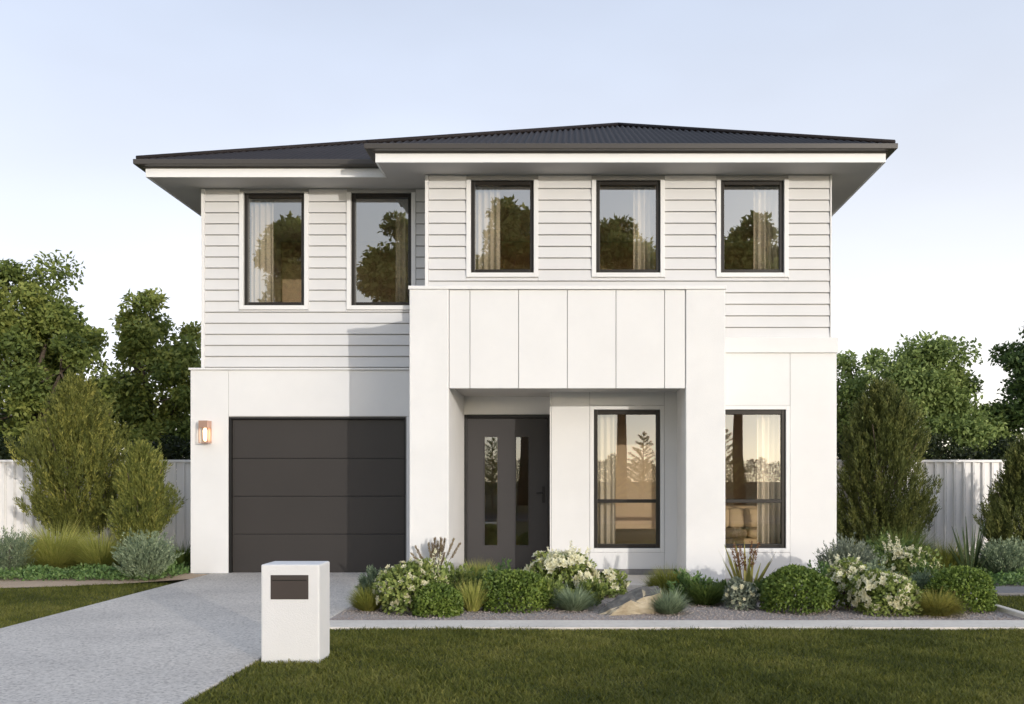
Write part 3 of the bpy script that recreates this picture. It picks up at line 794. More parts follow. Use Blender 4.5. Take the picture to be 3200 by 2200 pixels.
# corrugated steel roof
ER = offset(FO, .085)
ZE, PITCH = GT - .012, .43
ra, rc, rb_, ry1, ry0, ryb = ER[0][0], ER[1][0], ER[3][0], ER[0][1], ER[2][1], ER[4][1]
th1 = (rb_ - rc) / 2; th2 = (rb_ - ra) / 2
def corrugated(poly, frame, lam=.085, amp=.016, sub=6):
    """poly in (along eave, up slope in plan); frame maps it to the world"""
    s0, s1 = min(p[0] for p in poly), max(p[0] for p in poly)
    st = sorted(set(np.round(np.arange(s0 + 1e-4, s1 - 1e-4, lam / sub), 5)) | {p[0] for p in poly})
    V, ok = [], []
    for s in st:
        s_ = min(max(s, s0 + 1e-5), s1 - 1e-5); ts = []
        for i in range(len(poly)):
            (a, ta), (c, tb) = poly[i - 1], poly[i]
            if (a - s_) * (c - s_) <= 0 and abs(c - a) > 1e-9: ts.append(ta + (tb - ta) * (s_ - a) / (c - a))
        if not ts: continue
        h = amp * math.cos(2 * math.pi * s / lam)
        for t in (min(ts), max(ts)):
            x, y = frame(s, t); V.append((x, y, ZE + PITCH * t + h + .012))
    n = len(V) // 2
    return V, [(2*i, 2*i+2, 2*i+3, 2*i+1) for i in range(n - 1)]
roof_b = MB()
def slope(poly, frame): v, f = corrugated(poly, frame); roof_b.add(v, f)
slope([(rc, 0), (rb_, 0), ((rc + rb_) / 2, th1)], lambda s, t: (s, ry0 + t))
slope([(ry0, 0), (ryb, 0), (ryb - th2, th2), (ry1 + th2, th2), (ry0 + th1 + (ry1 - ry0), th1), (ry0 + th1, th1)], lambda s, t: (rb_ - t, s))
slope([(ry0, 0), (ry0 + th1, th1), (ry1 + th1, th1), (ry1, 0)], lambda s, t: (rc + t, s))
slope([(ra, 0), (rc, 0), (rc + th1, th1), (ra + th2, th2)], lambda s, t: (s, ry1 + t))
slope([(ry1, 0), (ry1 + th2, th2), (ryb - th2, th2), (ryb, 0)], lambda s, t: (ra + t, s))
slope([(ra, 0), (ra + th2, th2), (rb_, 0)], lambda s, t: (s, ryb - t))
roof = roof_b.build('roof', M['roof'], house)
def rp(x, y, t): return (x, y, ZE + PITCH * t + .035)
caps = [('hip_cap', rp(rc, ry0, 0), rp(rc + th1, ry0 + th1, th1)), ('hip_cap', rp(rb_, ry0, 0), rp(rb_ - th1, ry0 + th1, th1)), ('ridge_cap', rp(rc + th1, ry0 + th1, th1), rp(rc + th1, ry1 + th1, th1)),
        ('hip_cap', rp(ra, ry1, 0), rp(ra + th2, ry1 + th2, th2)), ('hip_cap', rp(rc + th1, ry1 + th1, th1), rp(ra + th2, ry1 + th2, th2)), ('ridge_cap', rp(ra + th2, ry1 + th2, th2), rp(ra + th2, ryb - th2, th2))]
for nm, a, c in caps: MB().tube([a, c], .032, 8).build(nm, M['roof'], roof, smooth=True)

# ================================================================== THINGS AT THE HOUSE
# copper wall lantern
lx, lz0_, lz1_ = X(648, DG), Z(1386, DG), Z(1316, DG)
lan = thing('wall_lantern', (lx, DG, lz0_), 'lit copper box lantern fixed to the white pier beside the garage door', 'wall light')
hw = .068
MB().box(lx - .05, lx + .05, DG - .016, DG - .001, lz0_ + .02, lz1_ - .02, .003).build('back_plate', M['copper'], lan)
MB().box(lx - hw, lx + hw, DG - .16, DG - .017, lz1_ - .1, lz1_, .003).build('lamp_hood', M['copper'], lan)
b = MB()
for sx in (-1, 1):
    for yy in (DG - .155, DG - .024): b.box(lx + sx * (hw - .006) - .006, lx + sx * (hw - .006) + .006, yy - .005, yy + .006, lz0_ + .012, lz1_ - .101)
b.box(lx - hw, lx + hw, DG - .16, DG - .017, lz0_, lz0_ + .011); b.build('lamp_frame', M['copper'], lan)
MB().box(lx - hw + .014, lx + hw - .014, DG - .153, DG - .149, lz0_ + .013, lz1_ - .101).build('glass', M['clear'], lan)
bm_, nt, bs = new_mat('warm_bulb'); bs.inputs['Emission Color'].default_value = (1, .80, .58, 1); bs.inputs['Emission Strength'].default_value = 4; bs.inputs['Base Color'].default_value = (1, .8, .5, 1)
MB().tube([(lx, DG - .088, lz0_ + .03), (lx, DG - .088, lz0_ + .06), (lx, DG - .088, lz1_ - .14), (lx, DG - .088, lz1_ - .105)], [.012, .026, .03, .014], 10).build('bulb', bm_, lan, smooth=True)

# letterbox pillar
mD0, mD1 = 7.24, 7.56
mx0, mx1, mzt = X(815, mD0), X(998, mD0), Z(1764, mD0)
mb = thing('letterbox', ((mx0 + mx1) / 2, mD0 + .15, 0), 'squat white rendered letterbox pillar with dark bronze flap on the lawn by the driveway', 'letterbox')
sx0, sx1, sz0, sz1 = X(846, mD0), X(964, mD0), Z(1873, mD0), Z(1797, mD0)
MB().box(mx0, mx1, mD0, mD1, -.05, mzt, .012).build('pillar', M['mail'], mb)
b = MB(); b.box(sx0, sx1, mD0 - .004, mD0 + .004, sz0, sz1, .002); b.build('plate', M['slot'], mb)
MB().box(sx0 + .012, sx1 - .012, mD0 - .010, mD0 - .005, sz1 - .036, sz1 - .012, .002).build('flap', M['slot'], mb)
b = MB(); b.box(sx0 + .012, sx1 - .012, mD0 - .0055, mD0 - .0045, sz1 - .042, sz1 - .037); b.build('slot', M['black'], mb)

# curtains hanging inside
def curtain(h, D, f0, f1, label):
    x0, x1, z0, z1 = h; a, c = x0 + (x1 - x0) * f0, x0 + (x1 - x0) * f1
    n = 48; V = []; Fc = []
    t = np.linspace(0, 1, n + 1); xs = a + (c - a) * t; ph = t * (c - a) / .085 * 2 * math.pi
    ys = D + .26 + .028 * np.sin(ph) + .008 * np.sin(ph * .37 + 1)
    zb, zt = max(z0 - .35, (.08 if D < 14 and z1 < 3 else 2.98)), z1 + .06
    for dy in (0, .004):
        for z in (zb, zt): V += [(xs[i], ys[i] + dy, z) for i in range(n + 1)]
    k = n + 1
    for i in range(n):
        Fc += [(i, i+1, k+i+1, k+i), (2*k+i+1, 2*k+i, 3*k+i, 3*k+i+1), (k+i, k+i+1, 3*k+i+1, 3*k+i), (i+1, i, 2*k+i, 2*k+i+1)]
    Fc += [(0, k, 3*k, 2*k), (n, 2*k+n, 3*k+n, k+n)]
    o = mesh('curtain', V, Fc, M['curtain'], None, ((a + c) / 2, D + .26, zb), True)
    tag(o, label, 'curtain', 'curtains inside the windows')
curtain(UL_WIN[0], DUL, .02, .40, 'cream curtain in the upper window above the copper lantern')
curtain(UL_WIN[1], DUL, .68, 1.02, 'cream curtain in the upper window tucked against the porch frame')
curtain(UR_WIN[0], DUR, .02, .44, 'cream curtain in the upper window directly above the front door')
curtain(UR_WIN[1], DUR, .60, .92, 'cream curtain in the middle upper window of the three above the porch')
curtain(UR_WIN[2], DUR, .58, .96, 'cream curtain in the upper window nearest the outer roof corner')
curtain(LO_WIN[0], D1, .04, .34, 'cream curtain in the ground floor window beside the front door')
curtain(LO_WIN[1], D1, .62, .97, 'cream curtain in the ground floor window with the sofa')

# sofa, its cushions and an ottoman, seen through the ground floor windows
def rbox(x0, x1, y0, y1, z0, z1, bv, name, mat, parent=None): return MB().box(x0, x1, y0, y1, z0, z1, bv).build(name, mat, parent, smooth=True)
sf = thing('sofa', (2.75, 15.6, .06), 'sand coloured sofa behind the ground floor window farthest from the door', 'sofa')
rbox(2.0, 3.3, 15.15, 15.95, .2, .44, .05, 'base', M['sofa'], sf); rbox(2.2, 2.72, 15.1, 15.7, .445, .58, .05, 'seat', M['sofa'], sf); rbox(2.73, 3.2, 15.1, 15.7, .445, .58, .05, 'seat', M['sofa'], sf)
rbox(2.0, 3.3, 15.75, 16.0, .45, .93, .07, 'backrest', M['sofa'], sf); rbox(2.0, 2.18, 15.15, 15.74, .445, .72, .05, 'armrest', M['sofa'], sf); rbox(3.21, 3.38, 15.15, 15.74, .445, .72, .05, 'armrest', M['sofa'], sf)
for a in (2.05, 3.25):
    for c in (15.2, 15.9): MB().box(a - .02, a + .02, c - .02, c + .02, .06, .199).build('leg', M['timber'], sf)
for i, (cx, lab) in enumerate(((2.38, 'square cushion on the sofa at the pier end'), (2.63, 'square cushion leaning on the sofa between two others'), (2.88, 'square cushion on the sofa nearest the curtain'))):
    bm = bmesh.new(); bmesh.ops.create_uvsphere(bm, u_segments=20, v_segments=12, radius=1)
    for v in bm.verts:
        p = v.co; q = lambda t: math.copysign(abs(t) ** .45, t)
        v.co = Vector((q(p.x) * .15, p.y * .075, q(p.z) * .16))
    me = bpy.data.meshes.new('cushion'); bm.to_mesh(me); bm.free(); me.materials.append(M['cushion']); me.polygons.foreach_set('use_smooth', np.ones(len(me.polygons), bool))
    o = link(bpy.data.objects.new('cushion', me), None, (cx, 15.62 - .01 * i, .74)); o.rotation_euler = (-.22, 0, (-.2, .1, .15)[i]); tag(o, lab, 'cushion', 'cushions on the sofa')
ot = thing('ottoman', (1.0, 14.7, .06), 'low tan ottoman behind the window next to the front door', 'ottoman')
rbox(.62, 1.5, 14.3, 15.0, .26, .60, .06, 'seat', M['sofa'], ot)
for a in (.7, 1.42):
    for c in (14.38, 14.92): MB().box(a - .02, a + .02, c - .02, c + .02, .06, .265).build('leg', M['timber'], ot)

# ================================================================== FENCES
def fence(x0, x1, y, label):
    w, hgt = .157, Z(1437, 16.3)
    f = thing('fence', ((x0 + x1) / 2, y, 0), label, 'fence', 'pale steel fences beside the house')
    pr = [(0, 0), (.104, 0), (.114, -.04), (.136, -.04), (.146, 0), (w - .005, 0)]
    V = [(px_, py_, z) for z in (0, hgt - .04) for px_, py_ in pr] + [(px_, py_ + .006, z) for z in (0, hgt - .04) for px_, py_ in pr]
    Fc = []
    for i in range(5): Fc += [(i, i+1, 6+i+1, 6+i), (12+i+1, 12+i, 18+i, 18+i+1)]
    Fc += [(0, 6, 18, 12), (5, 17, 23, 11)]
    me = mesh_data('fence_sheet', V, Fc, M['fence'])
    n = int((x1 - x0) / w)
    for i in range(n):
        o = bpy.data.objects.new('fence_sheet', me); COL.objects.link(o); o.parent = f; o.location = Vector((x0 + i * w, y, 0.02)) - Vector(ORG[f])
    MB().box(x0, x0 + n * w, y - .046, y + .03, hgt - .042, hgt, .005).build('top_rail', M['fence'], f)
    MB().box(x0, x0 + n * w, y + .008, y + .04, .05, .09).build('bottom_rail', M['fence'], f)
    for i in range(0, n, 15): MB().box(x0 + i * w - .02, x0 + i * w + .02, y + .008, y + .05, 0, hgt - .045).build('post', M['fence'], f)
fence(-12.2, XGL + .25, 16.3, 'pale ribbed steel fence running to the garage side of the house')
fence(XLR - .2, 11.5, 16.3, 'pale ribbed steel fence on the side away from the garage')

def hedge(x0, x1, y0, y1, h, n, label, group='dark hedges behind the fences'):
    o = thing('hedge', ((x0 + x1) / 2, (y0 + y1) / 2, 0), label, 'hedge', group)
    P = np.stack([rng.uniform(x0, x1, n), rng.uniform(y0, y1, n), h * rng.uniform(0, 1, n) ** .5], 1)
    P[:, 2] *= 1 + .06 * np.sin(P[:, 0] * 4.1) + .04 * np.sin(P[:, 0] * 9.7 + 1)
    V, Fc = leaf_quads(P, unit(rdirs(n) + [0, -.3, .6]), rdirs(n), rng.uniform(.06, .12, n), rng.uniform(.03, .06, n))
    fmesh('foliage', V, Fc, M['hedge'], o)
    b = MB()
    for x in np.arange(x0 + .3, x1, .9): b.tube([(x, (y0+y1)/2, -.1), (x + .05, (y0+y1)/2, h * .5), (x, (y0+y1)/2, h * .8)], [.04, .03, .01], 5)
    b.build('stem', M['bark'], o)
hedge(-12.2, XGL + .1, 17.2, 18.2, 1.95, 26000, 'dark clipped hedge showing above the fence on the garage side')
hedge(XLR + .1, 11.5, 17.2, 18.2, 1.95, 26000, 'dark clipped hedge showing above the fence opposite the garage side')

# ================================================================== TREES BEHIND THE FENCES
TG = 'trees beyond the fences'
make_tree('tree', (-12.5, 23.0, 0), 7.0, [(-.4, 0, 5.35, 1.25, 1.3, 1.3, .26), (.3, -.3, 3.9, 1.65, 1.5, 1.5, .38), (.2, 0, 2.6, 2.3, 1.5, 1.2, .36)],
          'tall leafy tree behind the fence, highest crown on the garage side', group=TG, nclump=92, per=430, clump_r=.52, seed=3)
make_tree('tree', (-9.6, 22.5, 0), 6.2, [(.25, 0, 4.75, .95, 1.0, 1.0, .28), (.2, 0, 3.5, 1.5, 1.2, 1.0, .42), (.5, 0, 2.3, 1.5, 1.2, .9, .3)],
          'airy tree with gaps in its crown close to the garage wall', group=TG, nclump=66, per=350, clump_r=.42, seed=5)
make_tree('tree', (-15.2, 25.5, 0), 6.0, [(0, 0, 3.6, 2.4, 1.8, 2.2, 1)], 'dark tree at the picture edge behind the tallest crown', group=TG, mat=M['tree_dark'], nclump=46, per=380, clump_r=.7, seed=6)
make_tree('tree', (8.8, 24.5, 0), 5.0, [(-.1, 0, 3.75, 1.5, 1.3, 1.15, .45), (.1, -.2, 2.4, 2.0, 1.5, 1.2, .55)],
          'broad pale green tree behind the fence opposite the garage side', group=TG, mat=M['tree_light'], nclump=78, per=430, clump_r=.5, seed=8)
make_tree('tree', (11.7, 24.0, 0), 5.4, [(.2, 0, 4.15, 1.3, 1.3, 1.35, .5), (.0, 0, 2.4, 1.8, 1.4, 1.2, .5)],
          'dark green tree cut off by the picture edge opposite the garage side', group=TG, mat=M['tree_dark'], nclump=68, per=420, clump_r=.5, seed=9)
make_tree('tree', (7.15, 25.5, 0), 4.8, [(0, 0, 3.5, .7, .8, 1.2, .7), (0, 0, 2.2, .8, .8, .9, .3)], 'thin pale tree just showing beside the house wall', group=TG, mat=M['tree_light'], nclump=30, per=260, clump_r=.4, seed=10)

# trees across the street, seen as reflections in the glass
def dup(t, loc, rz, k, label, group):
    r_ = t.copy(); COL.objects.link(r_); r_.location = loc; r_.rotation_euler = (0, 0, rz); r_.scale = (k, k, k); r_['label'] = label; r_['group'] = group
    for ch in list(t.children):
        c_ = ch.copy(); COL.objects.link(c_); c_.parent = r_
    return r_
GR = 'street trees mirrored in the windows'
st = make_tree('street_tree', (-2.6, -26, 0), 16.5, [(.2, 0, 13.2, 2.3, 2.2, 3.2, .45), (.4, 0, 8.6, 3.2, 2.6, 2.8, .55)], 'big tree mirrored in the upper window above the front door', group=GR, mat=M['street_leaf'],
               nclump=84, per=330, ll=.34, lw=.22, clump_r=1.05, trunk_r=.3, seed=21)
dup(st, (2.7, -26.5, 0), 2.1, .97, 'big tree mirrored in the middle upper window above the porch', GR)
dup(st, (9.3, -27, 0), 4.0, .97, 'big tree mirrored in the upper window near the outer roof corner', GR)
dup(st, (-14.8, -26, 0), 1.0, .98, 'big tree mirrored in the upper window above the lantern', GR)
dup(st, (-9.6, -27, 0), 5.2, .98, 'big tree mirrored in the upper window beside the porch frame', GR)

make_tree('street_tree', (16.6, -18.8, 0), 4.1, [(0, 0, 3.0, .75, .8, .9, 1)], 'slim street tree whose long shadow falls across the front lawn', group='street trees', mat=M['street_leaf'],
          nclump=22, per=170, ll=.16, lw=.1, clump_r=.4, trunk_r=.07, seed=31)

# ================================================================== TALL SHRUBS IN THE BEDS
def tall_shrub(px, base_py, half, top_py, mat, label, nspray=900, taper=.55, bottom=.28, group='olive feathery shrubs by the fences', D=None):
    D = D or gd(base_py); x = X(px, D); h = Z(top_py, D); r = half * D / F
    t = thing('feathery_shrub', (x, D, 0), label, 'shrub', group)
    zc = h * (1 + bottom) / 2 - .2; rz = h * (1 - bottom) / 2
    sprays(t, (x, D, zc), (r * .94, r * .75, rz), nspray, 46, .36, .060, .014, mat, .30, 1.3, .15, 0, zmin=h * bottom * .6, cone=1.0)
    b = MB()
    b.tube([(x, D, -.1), (x + .03, D, h * .2), (x - .02, D, h * .75)], [.045, .035, .012], 7)
    for i in range(9):
        a = i * 2.4; z0 = h * (.12 + .05 * i)
        b.tube([(x, D, z0), (x + math.cos(a) * r * .4, D + math.sin(a) * r * .4, z0 + h * .12), (x + math.cos(a) * r * .7, D + math.sin(a) * r * .6, z0 + h * .3)], [.018, .012, .004], 5)
    b.build('trunk', M['bark'], t)
    return t
fs = tall_shrub(232, 1768, 150, 1180, M['brush'], 'tall olive feathery shrub in front of the fence, bigger of the garage side pair', 1650, .55, .24)
tall_shrub(446, 1785, 84, 1388, M['brush_gold'], 'smaller olive feathery shrub beside the tall one on the garage side', 800, .40, .30)
tall_shrub(2752, 1765, 160, 1200, M['brush_dark'], 'tall dark feathery shrub growing against the side of the house opposite the garage', 1800, .25, .10)
tall_shrub(3212, 1775, 155, 1380, M['brush_dark'], 'wide dark feathery shrub cut by the picture edge in front of the fence', 1600, .25, .16)
GV = 'street pines mirrored in the ground floor glass'
def pine(loc, h, label):
    t = thing('pine_tree', loc, label, 'tree', GV); b = MB(); parts = []
    p0 = np.array(loc, float)
    b.tube([p0 - [0, 0, .1], p0 + [0, 0, h * .6], p0 + [0, 0, h]], [.05, .03, .006], 6)
    for i in range(46):
        z = h * (.16 + .80 * i / 46); a = i * 2.4 + rng.uniform(-.4, .4); k = (h - z) * .42 * rng.uniform(.7, 1.15) + .12
        d = np.array([math.cos(a), math.sin(a), rng.uniform(.35, .75)]); d /= np.linalg.norm(d)
        q = p0 + [0, 0, z]
        b.tube([q, q + d * k], [.012, .003], 4, False)
        m_ = int(34 + k * 90); tt = rng.uniform(.1, 1, m_)
        C = q + d * (k * tt)[:, None]
        parts.append(leaf_quads(C, unit(d + rdirs(m_) * .8), rdirs(m_), .14, .016))
    b.build('trunk', M['bark'], t); V, Fc = join(parts); fmesh('crown', V, Fc, M['street_leaf'], t)
pine((3.3, -18, 0), 3.6, 'young pine across the street mirrored in the window nearest the front door')
pine((1.9, -19, 0), 2.6, 'shorter young pine mirrored at the curtain side of that same window')
pine((7.2, -19, 0), 3.8, 'young pine across the street mirrored in the window with the sofa')
pine((-3.7, -18, 0), 3.4, 'young pine across the street mirrored in the strips of the front door')
hedge(-22, 16, -24, -22.6, 2.3, 60000, 'long hedge added across the street to block low sky mirrored in the ground floor glass', None)  # added hedge, blocks the yellow low sky reflected in the glass

# ================================================================== BED PLANTS
def base(px, py): D = gd(py); return X(px, D), D
def box_ball(px, py, half, top, label, mat='box', n=5200):
    x, D = base(px, py); r = half * D / F; D += r * .85; x = X(px, D); r = half * D / F; h = Z(top, D)
    t = thing('box_shrub', (x, D, 0), label, 'shrub', 'round clipped green shrubs')
    foliage_ball(t, (x, D, h * .46), (r, r, h * .56), n, .036, .024, M[mat], .07, .45)
    stems(t, (x, D, -.03), h * .7, 7, r * .5)
    return t
box_ball(1366, 1930, 76, 1828, 'round clipped green shrub in front of the purple plumed grass')
box_ball(1612, 1915, 112, 1788, 'broad clipped green shrub below the front door', n=7500)
box_ball(2492, 1922, 114, 1776, 'largest round clipped green shrub below the sofa window', n=8000)
box_ball(2998, 1918, 100, 1776, 'round clipped green shrub at the far end of the bed by the thin edging', n=7000)

def tuft(px, py, half, top, mat, label, n=700, w=.009, bend=.2, name='grass_tuft', lean=(.0, 1.12), group='grassy tufts in the beds', D=None):
    D = D or gd(py); x = X(px, D); r = half * D / F; D += r * .6; x = X(px, D); r = half * D / F; h = Z(top, D)
    t = thing(name, (x, D, 0), label, 'grass plant', group)
    mound(t, (x, D, 0), r, int(n * 2.3), h * 1.22, w, M[mat], bend, lean)
    return t
tuft(1150, 1912, 42, 1832, 'olive', 'small fine olive tuft leaning over the driveway edge', 900, .006)
tuft(1500, 1852, 72, 1758, 'gold', 'yellow green mound of fine grass in front of the door', 1500, .007)
tuft(1476, 1912, 40, 1822, 'gold', 'thin straw coloured tuft between two round clipped shrubs', 360, .008, .15, lean=(.0, .8))
tuft(1792, 1912, 62, 1828, 'sage', 'spiky grey green tuft in front of the bright white flowers', 520, .010, .35)
tuft(2092, 1872, 66, 1776, 'olive', 'olive mound of fine grass behind the sandstone boulder', 1500, .007)
tuft(2088, 1922, 54, 1838, 'sage', 'small spiky grey tuft at the end of the sandstone boulder', 520, .009, .3)
tuft(2204, 1893, 58, 1806, 'green_grass', 'dark green tuft between the olive mound and the upright flax', 800, .011, .4)
tuft(2925, 1928, 76, 1838, 'amber', 'amber tipped fine tuft in front of the last round clipped shrub', 1500, .006, .45)
tuft(2818, 1800, 90, 1645, 'green_grass', 'tall dark green grass mound under the dark feathery shrub', 1500, .010, .35, D=13.6)
tuft(2955, 1800, 85, 1690, 'olive', 'mid green grass mound in front of the fence panel', 1500, .009, .35, D=13.3)
tuft(172, 1790, 92, 1632, 'gold', 'golden grass mound under the tall olive shrub, larger of two', 2100, .009, .35)
tuft(318, 1790, 74, 1648, 'gold', 'golden grass mound beside the bigger golden mound', 1600, .009, .35)
tuft(572, 1786, 34, 1696, 'green_grass', 'dark green tuft tucked against the garage corner', 600, .010, .25, D=14.6)

def flax(px, py, half, top, mat, label, n=26, w=.035, plume=False, D=None):
    D = D or gd(py); x = X(px, D); r = half * D / F; h = Z(top, D)
    t = thing('flax_plant' if not plume else 'fountain_grass', (x, D, 0), label, 'plant')
    az = rng.uniform(0, 2 * np.pi, n); le = rng.uniform(.05, .75, n)
    P = np.stack([x + np.cos(az) * r * .15, D + np.sin(az) * r * .15, np.zeros(n)], 1)
    D0 = np.stack([np.cos(az) * np.sin(le), np.sin(az) * np.sin(le), np.cos(le)], 1)
    V, Fc = blades(P, D0, h * rng.uniform(.65, 1.08, n) , w * rng.uniform(.7, 1.2, n), .06, 4)
    fmesh('blades', V, Fc, M[mat], t, rng.uniform(0, 1, n))
    return t, x, D, r, h
ft, fx, fD, fr_, fh = flax(2332, 1872, 98, 1692, 'flax', 'upright yellow and bronze flax with rusty flower stalks below the sofa window', 26, .048)
for i in range(9):
    a = rng.uniform(0, 6.28); le = rng.uniform(.05, .5); k = fh * rng.uniform(.8, 1.1)
    d = np.array([math.cos(a) * math.sin(le), math.sin(a) * math.sin(le) * .6, math.cos(le)]); p = np.array([fx, fD, 0.0])
    m_ = 60; tt = rng.uniform(.62, 1, m_)
    V, Fc = join([leaf_quads(p + d * (k * tt)[:, None] + rdirs(m_) * .012, unit(d + rdirs(m_) * .7), rdirs(m_), .03, .012), blades(p[None], d[None], k, .008, .0, 1)])
    fmesh('flower_spike', V, Fc, M['rust'], ft)
flax(3030, 1800, 66, 1605, 'flax_dark', 'dark upright flax in front of the pale fence', 28, .050, D=13.2)
def fountain(px, py, half, top, label, nplume=17):
    D = gd(py); x = X(px, D); r = half * D / F; h = Z(top, D)
    t = thing('fountain_grass', (x, D, 0), label, 'grass plant')
    mound(t, (x, D, 0), r, 700, h * .6, .008, M['gold'], .25, (.05, .9))
    az = rng.uniform(0, 2 * np.pi, nplume); le = rng.uniform(.02, .58, nplume)
    parts = []; b = MB()
    for a, l_ in zip(az, le):
        k = h * rng.uniform(.72, 1.12)
        d = np.array([math.cos(a) * math.sin(l_), math.sin(a) * math.sin(l_) * .6, math.cos(l_)])
        p0 = np.array([x, D, 0.]); e = p0 + d * k + np.array([d[0], d[1], 0]) * k * .15
        b.tube([p0, p0 + d * k * .6, e], [.003, .003, .002], 4)
        m_ = 150; tt = rng.uniform(.66, 1.0, m_)
        C = p0 + d * (k * tt)[:, None] + np.array([d[0], d[1], 0]) * (k * .15 * tt ** 2)[:, None]
        wd = .0125 * np.sin(np.clip((tt - .64) / .38, 0, 1) * np.pi) ** .7
        C = C + rdirs(m_) * wd[:, None]
        parts.append(leaf_quads(C, unit(d + rdirs(m_) * .45), rdirs(m_), .038, .007))
    b.build('stem', M['plume'], t)
    V, Fc = join(parts); fmesh('plumes', V, Fc, M['plume'], t, np.repeat(rng.uniform(0, 1, nplume), 150))
fountain(1362, 1840, 105, 1690, 'purple tinged fountain grass with upright plumes against the white pier')

def flowering(px, py, half, top, leaf, petal, label, n=3000, nb=40, size=.030, ll=.05, lw=.032, front=True, band=(-.4, 1), name='flowering_shrub', amp=.2, D=None, cluster=1, spikes=0):
    D = D or gd(py); r = half * D / F; D += r * .8; x = X(px, D); r = half * D / F; h = Z(top, D)
    t = thing(name, (x, D, 0), label, 'flowering shrub', 'shrubs with pale blossoms')
    foliage_ball(t, (x, D, h * .46), (r, r * .9, h * .55), n, ll, lw, M[leaf], amp, .25)
    blossoms(t, (x, D, h * .46), (r, r * .9, h * .55), nb, size, M[petal], amp, front, band, cluster)
    stems(t, (x, D, -.03), h * .75, 8, r * .6)
    for i in range(spikes):
        a = rng.uniform(0, 6.28); q = rng.uniform(.1, .85) * r
        p = np.array([x + math.cos(a) * q, D + math.sin(a) * q * .8, h * rng.uniform(.6, .85)]); d = unit(np.array([[math.cos(a) * .35, math.sin(a) * .3, 1.0]]))[0]; k = h * rng.uniform(.28, .55)
        m_ = 40; tt = rng.uniform(.35, 1, m_)
        V1, F1 = leaf_quads(p + d * (k * tt)[:, None] + rdirs(m_) * (.016 * (1.15 - tt))[:, None], unit(d * .6 + rdirs(m_)), rdirs(m_), .024, .015)
        V2, F2 = leaf_quads(p[None], d[None], rdirs(1), k, .006)
        V, Fc = join([(V1, F1), (V2, F2)]); fmesh('flower_spike', V, Fc, M[petal], t)
    return t
flowering(1285, 1922, 108, 1762, 'gard', 'petal', 'yellow green shrub dotted with cream flowers next to the driveway', 3600, 75, .042, spikes=9)
flowering(1752, 1885, 100, 1734, 'gard', 'petal_white', 'shrub massed with bright white flowers by the edge of the front door', 3400, 190, .058, cluster=4, band=(-.15, 1), spikes=20)
flowering(1900, 1868, 52, 1790, 'gard', 'petal_white', 'small shrub with bright white flowers behind the boulder tip', 1300, 60, .046, cluster=3, band=(-.1, 1))
flowering(2318, 1908, 52, 1816, 'silver', 'petal', 'low silvery plant with pale flowers beside the largest round shrub', 1500, 22, .026, .04, .024)
flowering(2650, 1908, 68, 1762, 'gard', 'petal_white', 'white flowered shrub squeezed against the largest round shrub', 2200, 90, .044, band=(-.2, 1), cluster=2, spikes=12)
flowering(2762, 1926, 100, 1796, 'gard', 'petal', 'wide low shrub covered in cream flowers at the bed front', 3800, 120, .040)
flowering(2838, 1862, 88, 1716, 'gard', 'petal', 'taller cream flowered shrub behind the amber tipped tuft', 2800, 70, .040, band=(-.1, 1), spikes=16)

def leafy(px, py, half, top, mat, label, n=1500, D=None):
    D = D or gd(py); r = half * D / F; D += r * .7; x = X(px, D); r = half * D / F; h = Z(top, D)
    t = thing('leafy_shrub', (x, D, 0), label, 'shrub', 'small leafy fillers in the front bed')
    sprays(t, (x, D, h * .45), (r, r * .85, h * .5), n // 14, 14, h * .5, .050, .024, M[mat], .25, .8, .15)
    stems(t, (x, D, -.03), h * .8, 6, r * .6)
leafy(1240, 1890, 60, 1800, 'cover', 'loose fresh green shrub behind the olive tuft at the driveway')
leafy(1432, 1872, 58, 1778, 'gard', 'loose yellow green shrub between the plumed grass and the golden mound')
leafy(1560, 1868, 62, 1784, 'cover', 'loose green shrub filling the gap behind the broad round shrub')
leafy(1716, 1905, 52, 1818, 'gard', 'bright yellow green shrub under the bright white flowers')
leafy(1846, 1898, 46, 1822, 'gard', 'bright leafy shrub at the upper end of the sandstone boulder')
leafy(2156, 1886, 52, 1800, 'cover', 'loose green shrub between the grassy tufts past the boulder')
leafy(2268, 1884, 50, 1826, 'green_leaf', 'dark leafy shrub at the foot of the upright flax')
leafy(2392, 1884, 44, 1822, 'green_leaf', 'dark leafy shrub between the flax and the largest round shrub')
leafy(2585, 1880, 56, 1772, 'cover', 'loose green shrub behind the largest round shrub')
leafy(2716, 1872, 54, 1766, 'sage', 'grey green filler between the two cream flowered shrubs')
leafy(2905, 1880, 54, 1770, 'green_leaf', 'dark leafy filler behind the amber tipped tuft')
leafy(2765, 1800, 70, 1690, 'green_leaf', 'dark leafy shrub below the dark feathery shrub', D=13.0)
def silver(px, py, half, top, mat, label, n=260, D=None):
    D = D or gd(py); r = half * D / F; x = X(px, D); h = Z(top, D)
    t = thing('silver_shrub', (x, D, 0), label, 'shrub', 'silver leaved shrubs')
    sprays(t, (x, D, h * .42), (r * .9, r * .8, h * .42), n, 26, h * .42, .042, .013, M[mat], .12, .9, .2)
    stems(t, (x, D, -.03), h * .8, 8, r * .6)
    return t
silver(2648, 1850, 82, 1692, 'silver', 'silver leaved shrub at the outer corner of the house', 420)
silver(3140, 1812, 92, 1690, 'sage', 'grey green leaved shrub below the feathery shrub by the picture edge', 420, D=13.4)
silver(452, 1812, 82, 1676, 'sage', 'grey green leaved shrub in front of the smaller olive shrub', 400)
silver(18, 1795, 80, 1662, 'sage', 'grey green leaved shrub at the picture edge beside the golden mound', 360)
silver(1172, 1872, 42, 1782, 'sage', 'small blue grey shrub at the driveway behind the olive tuft', 220)
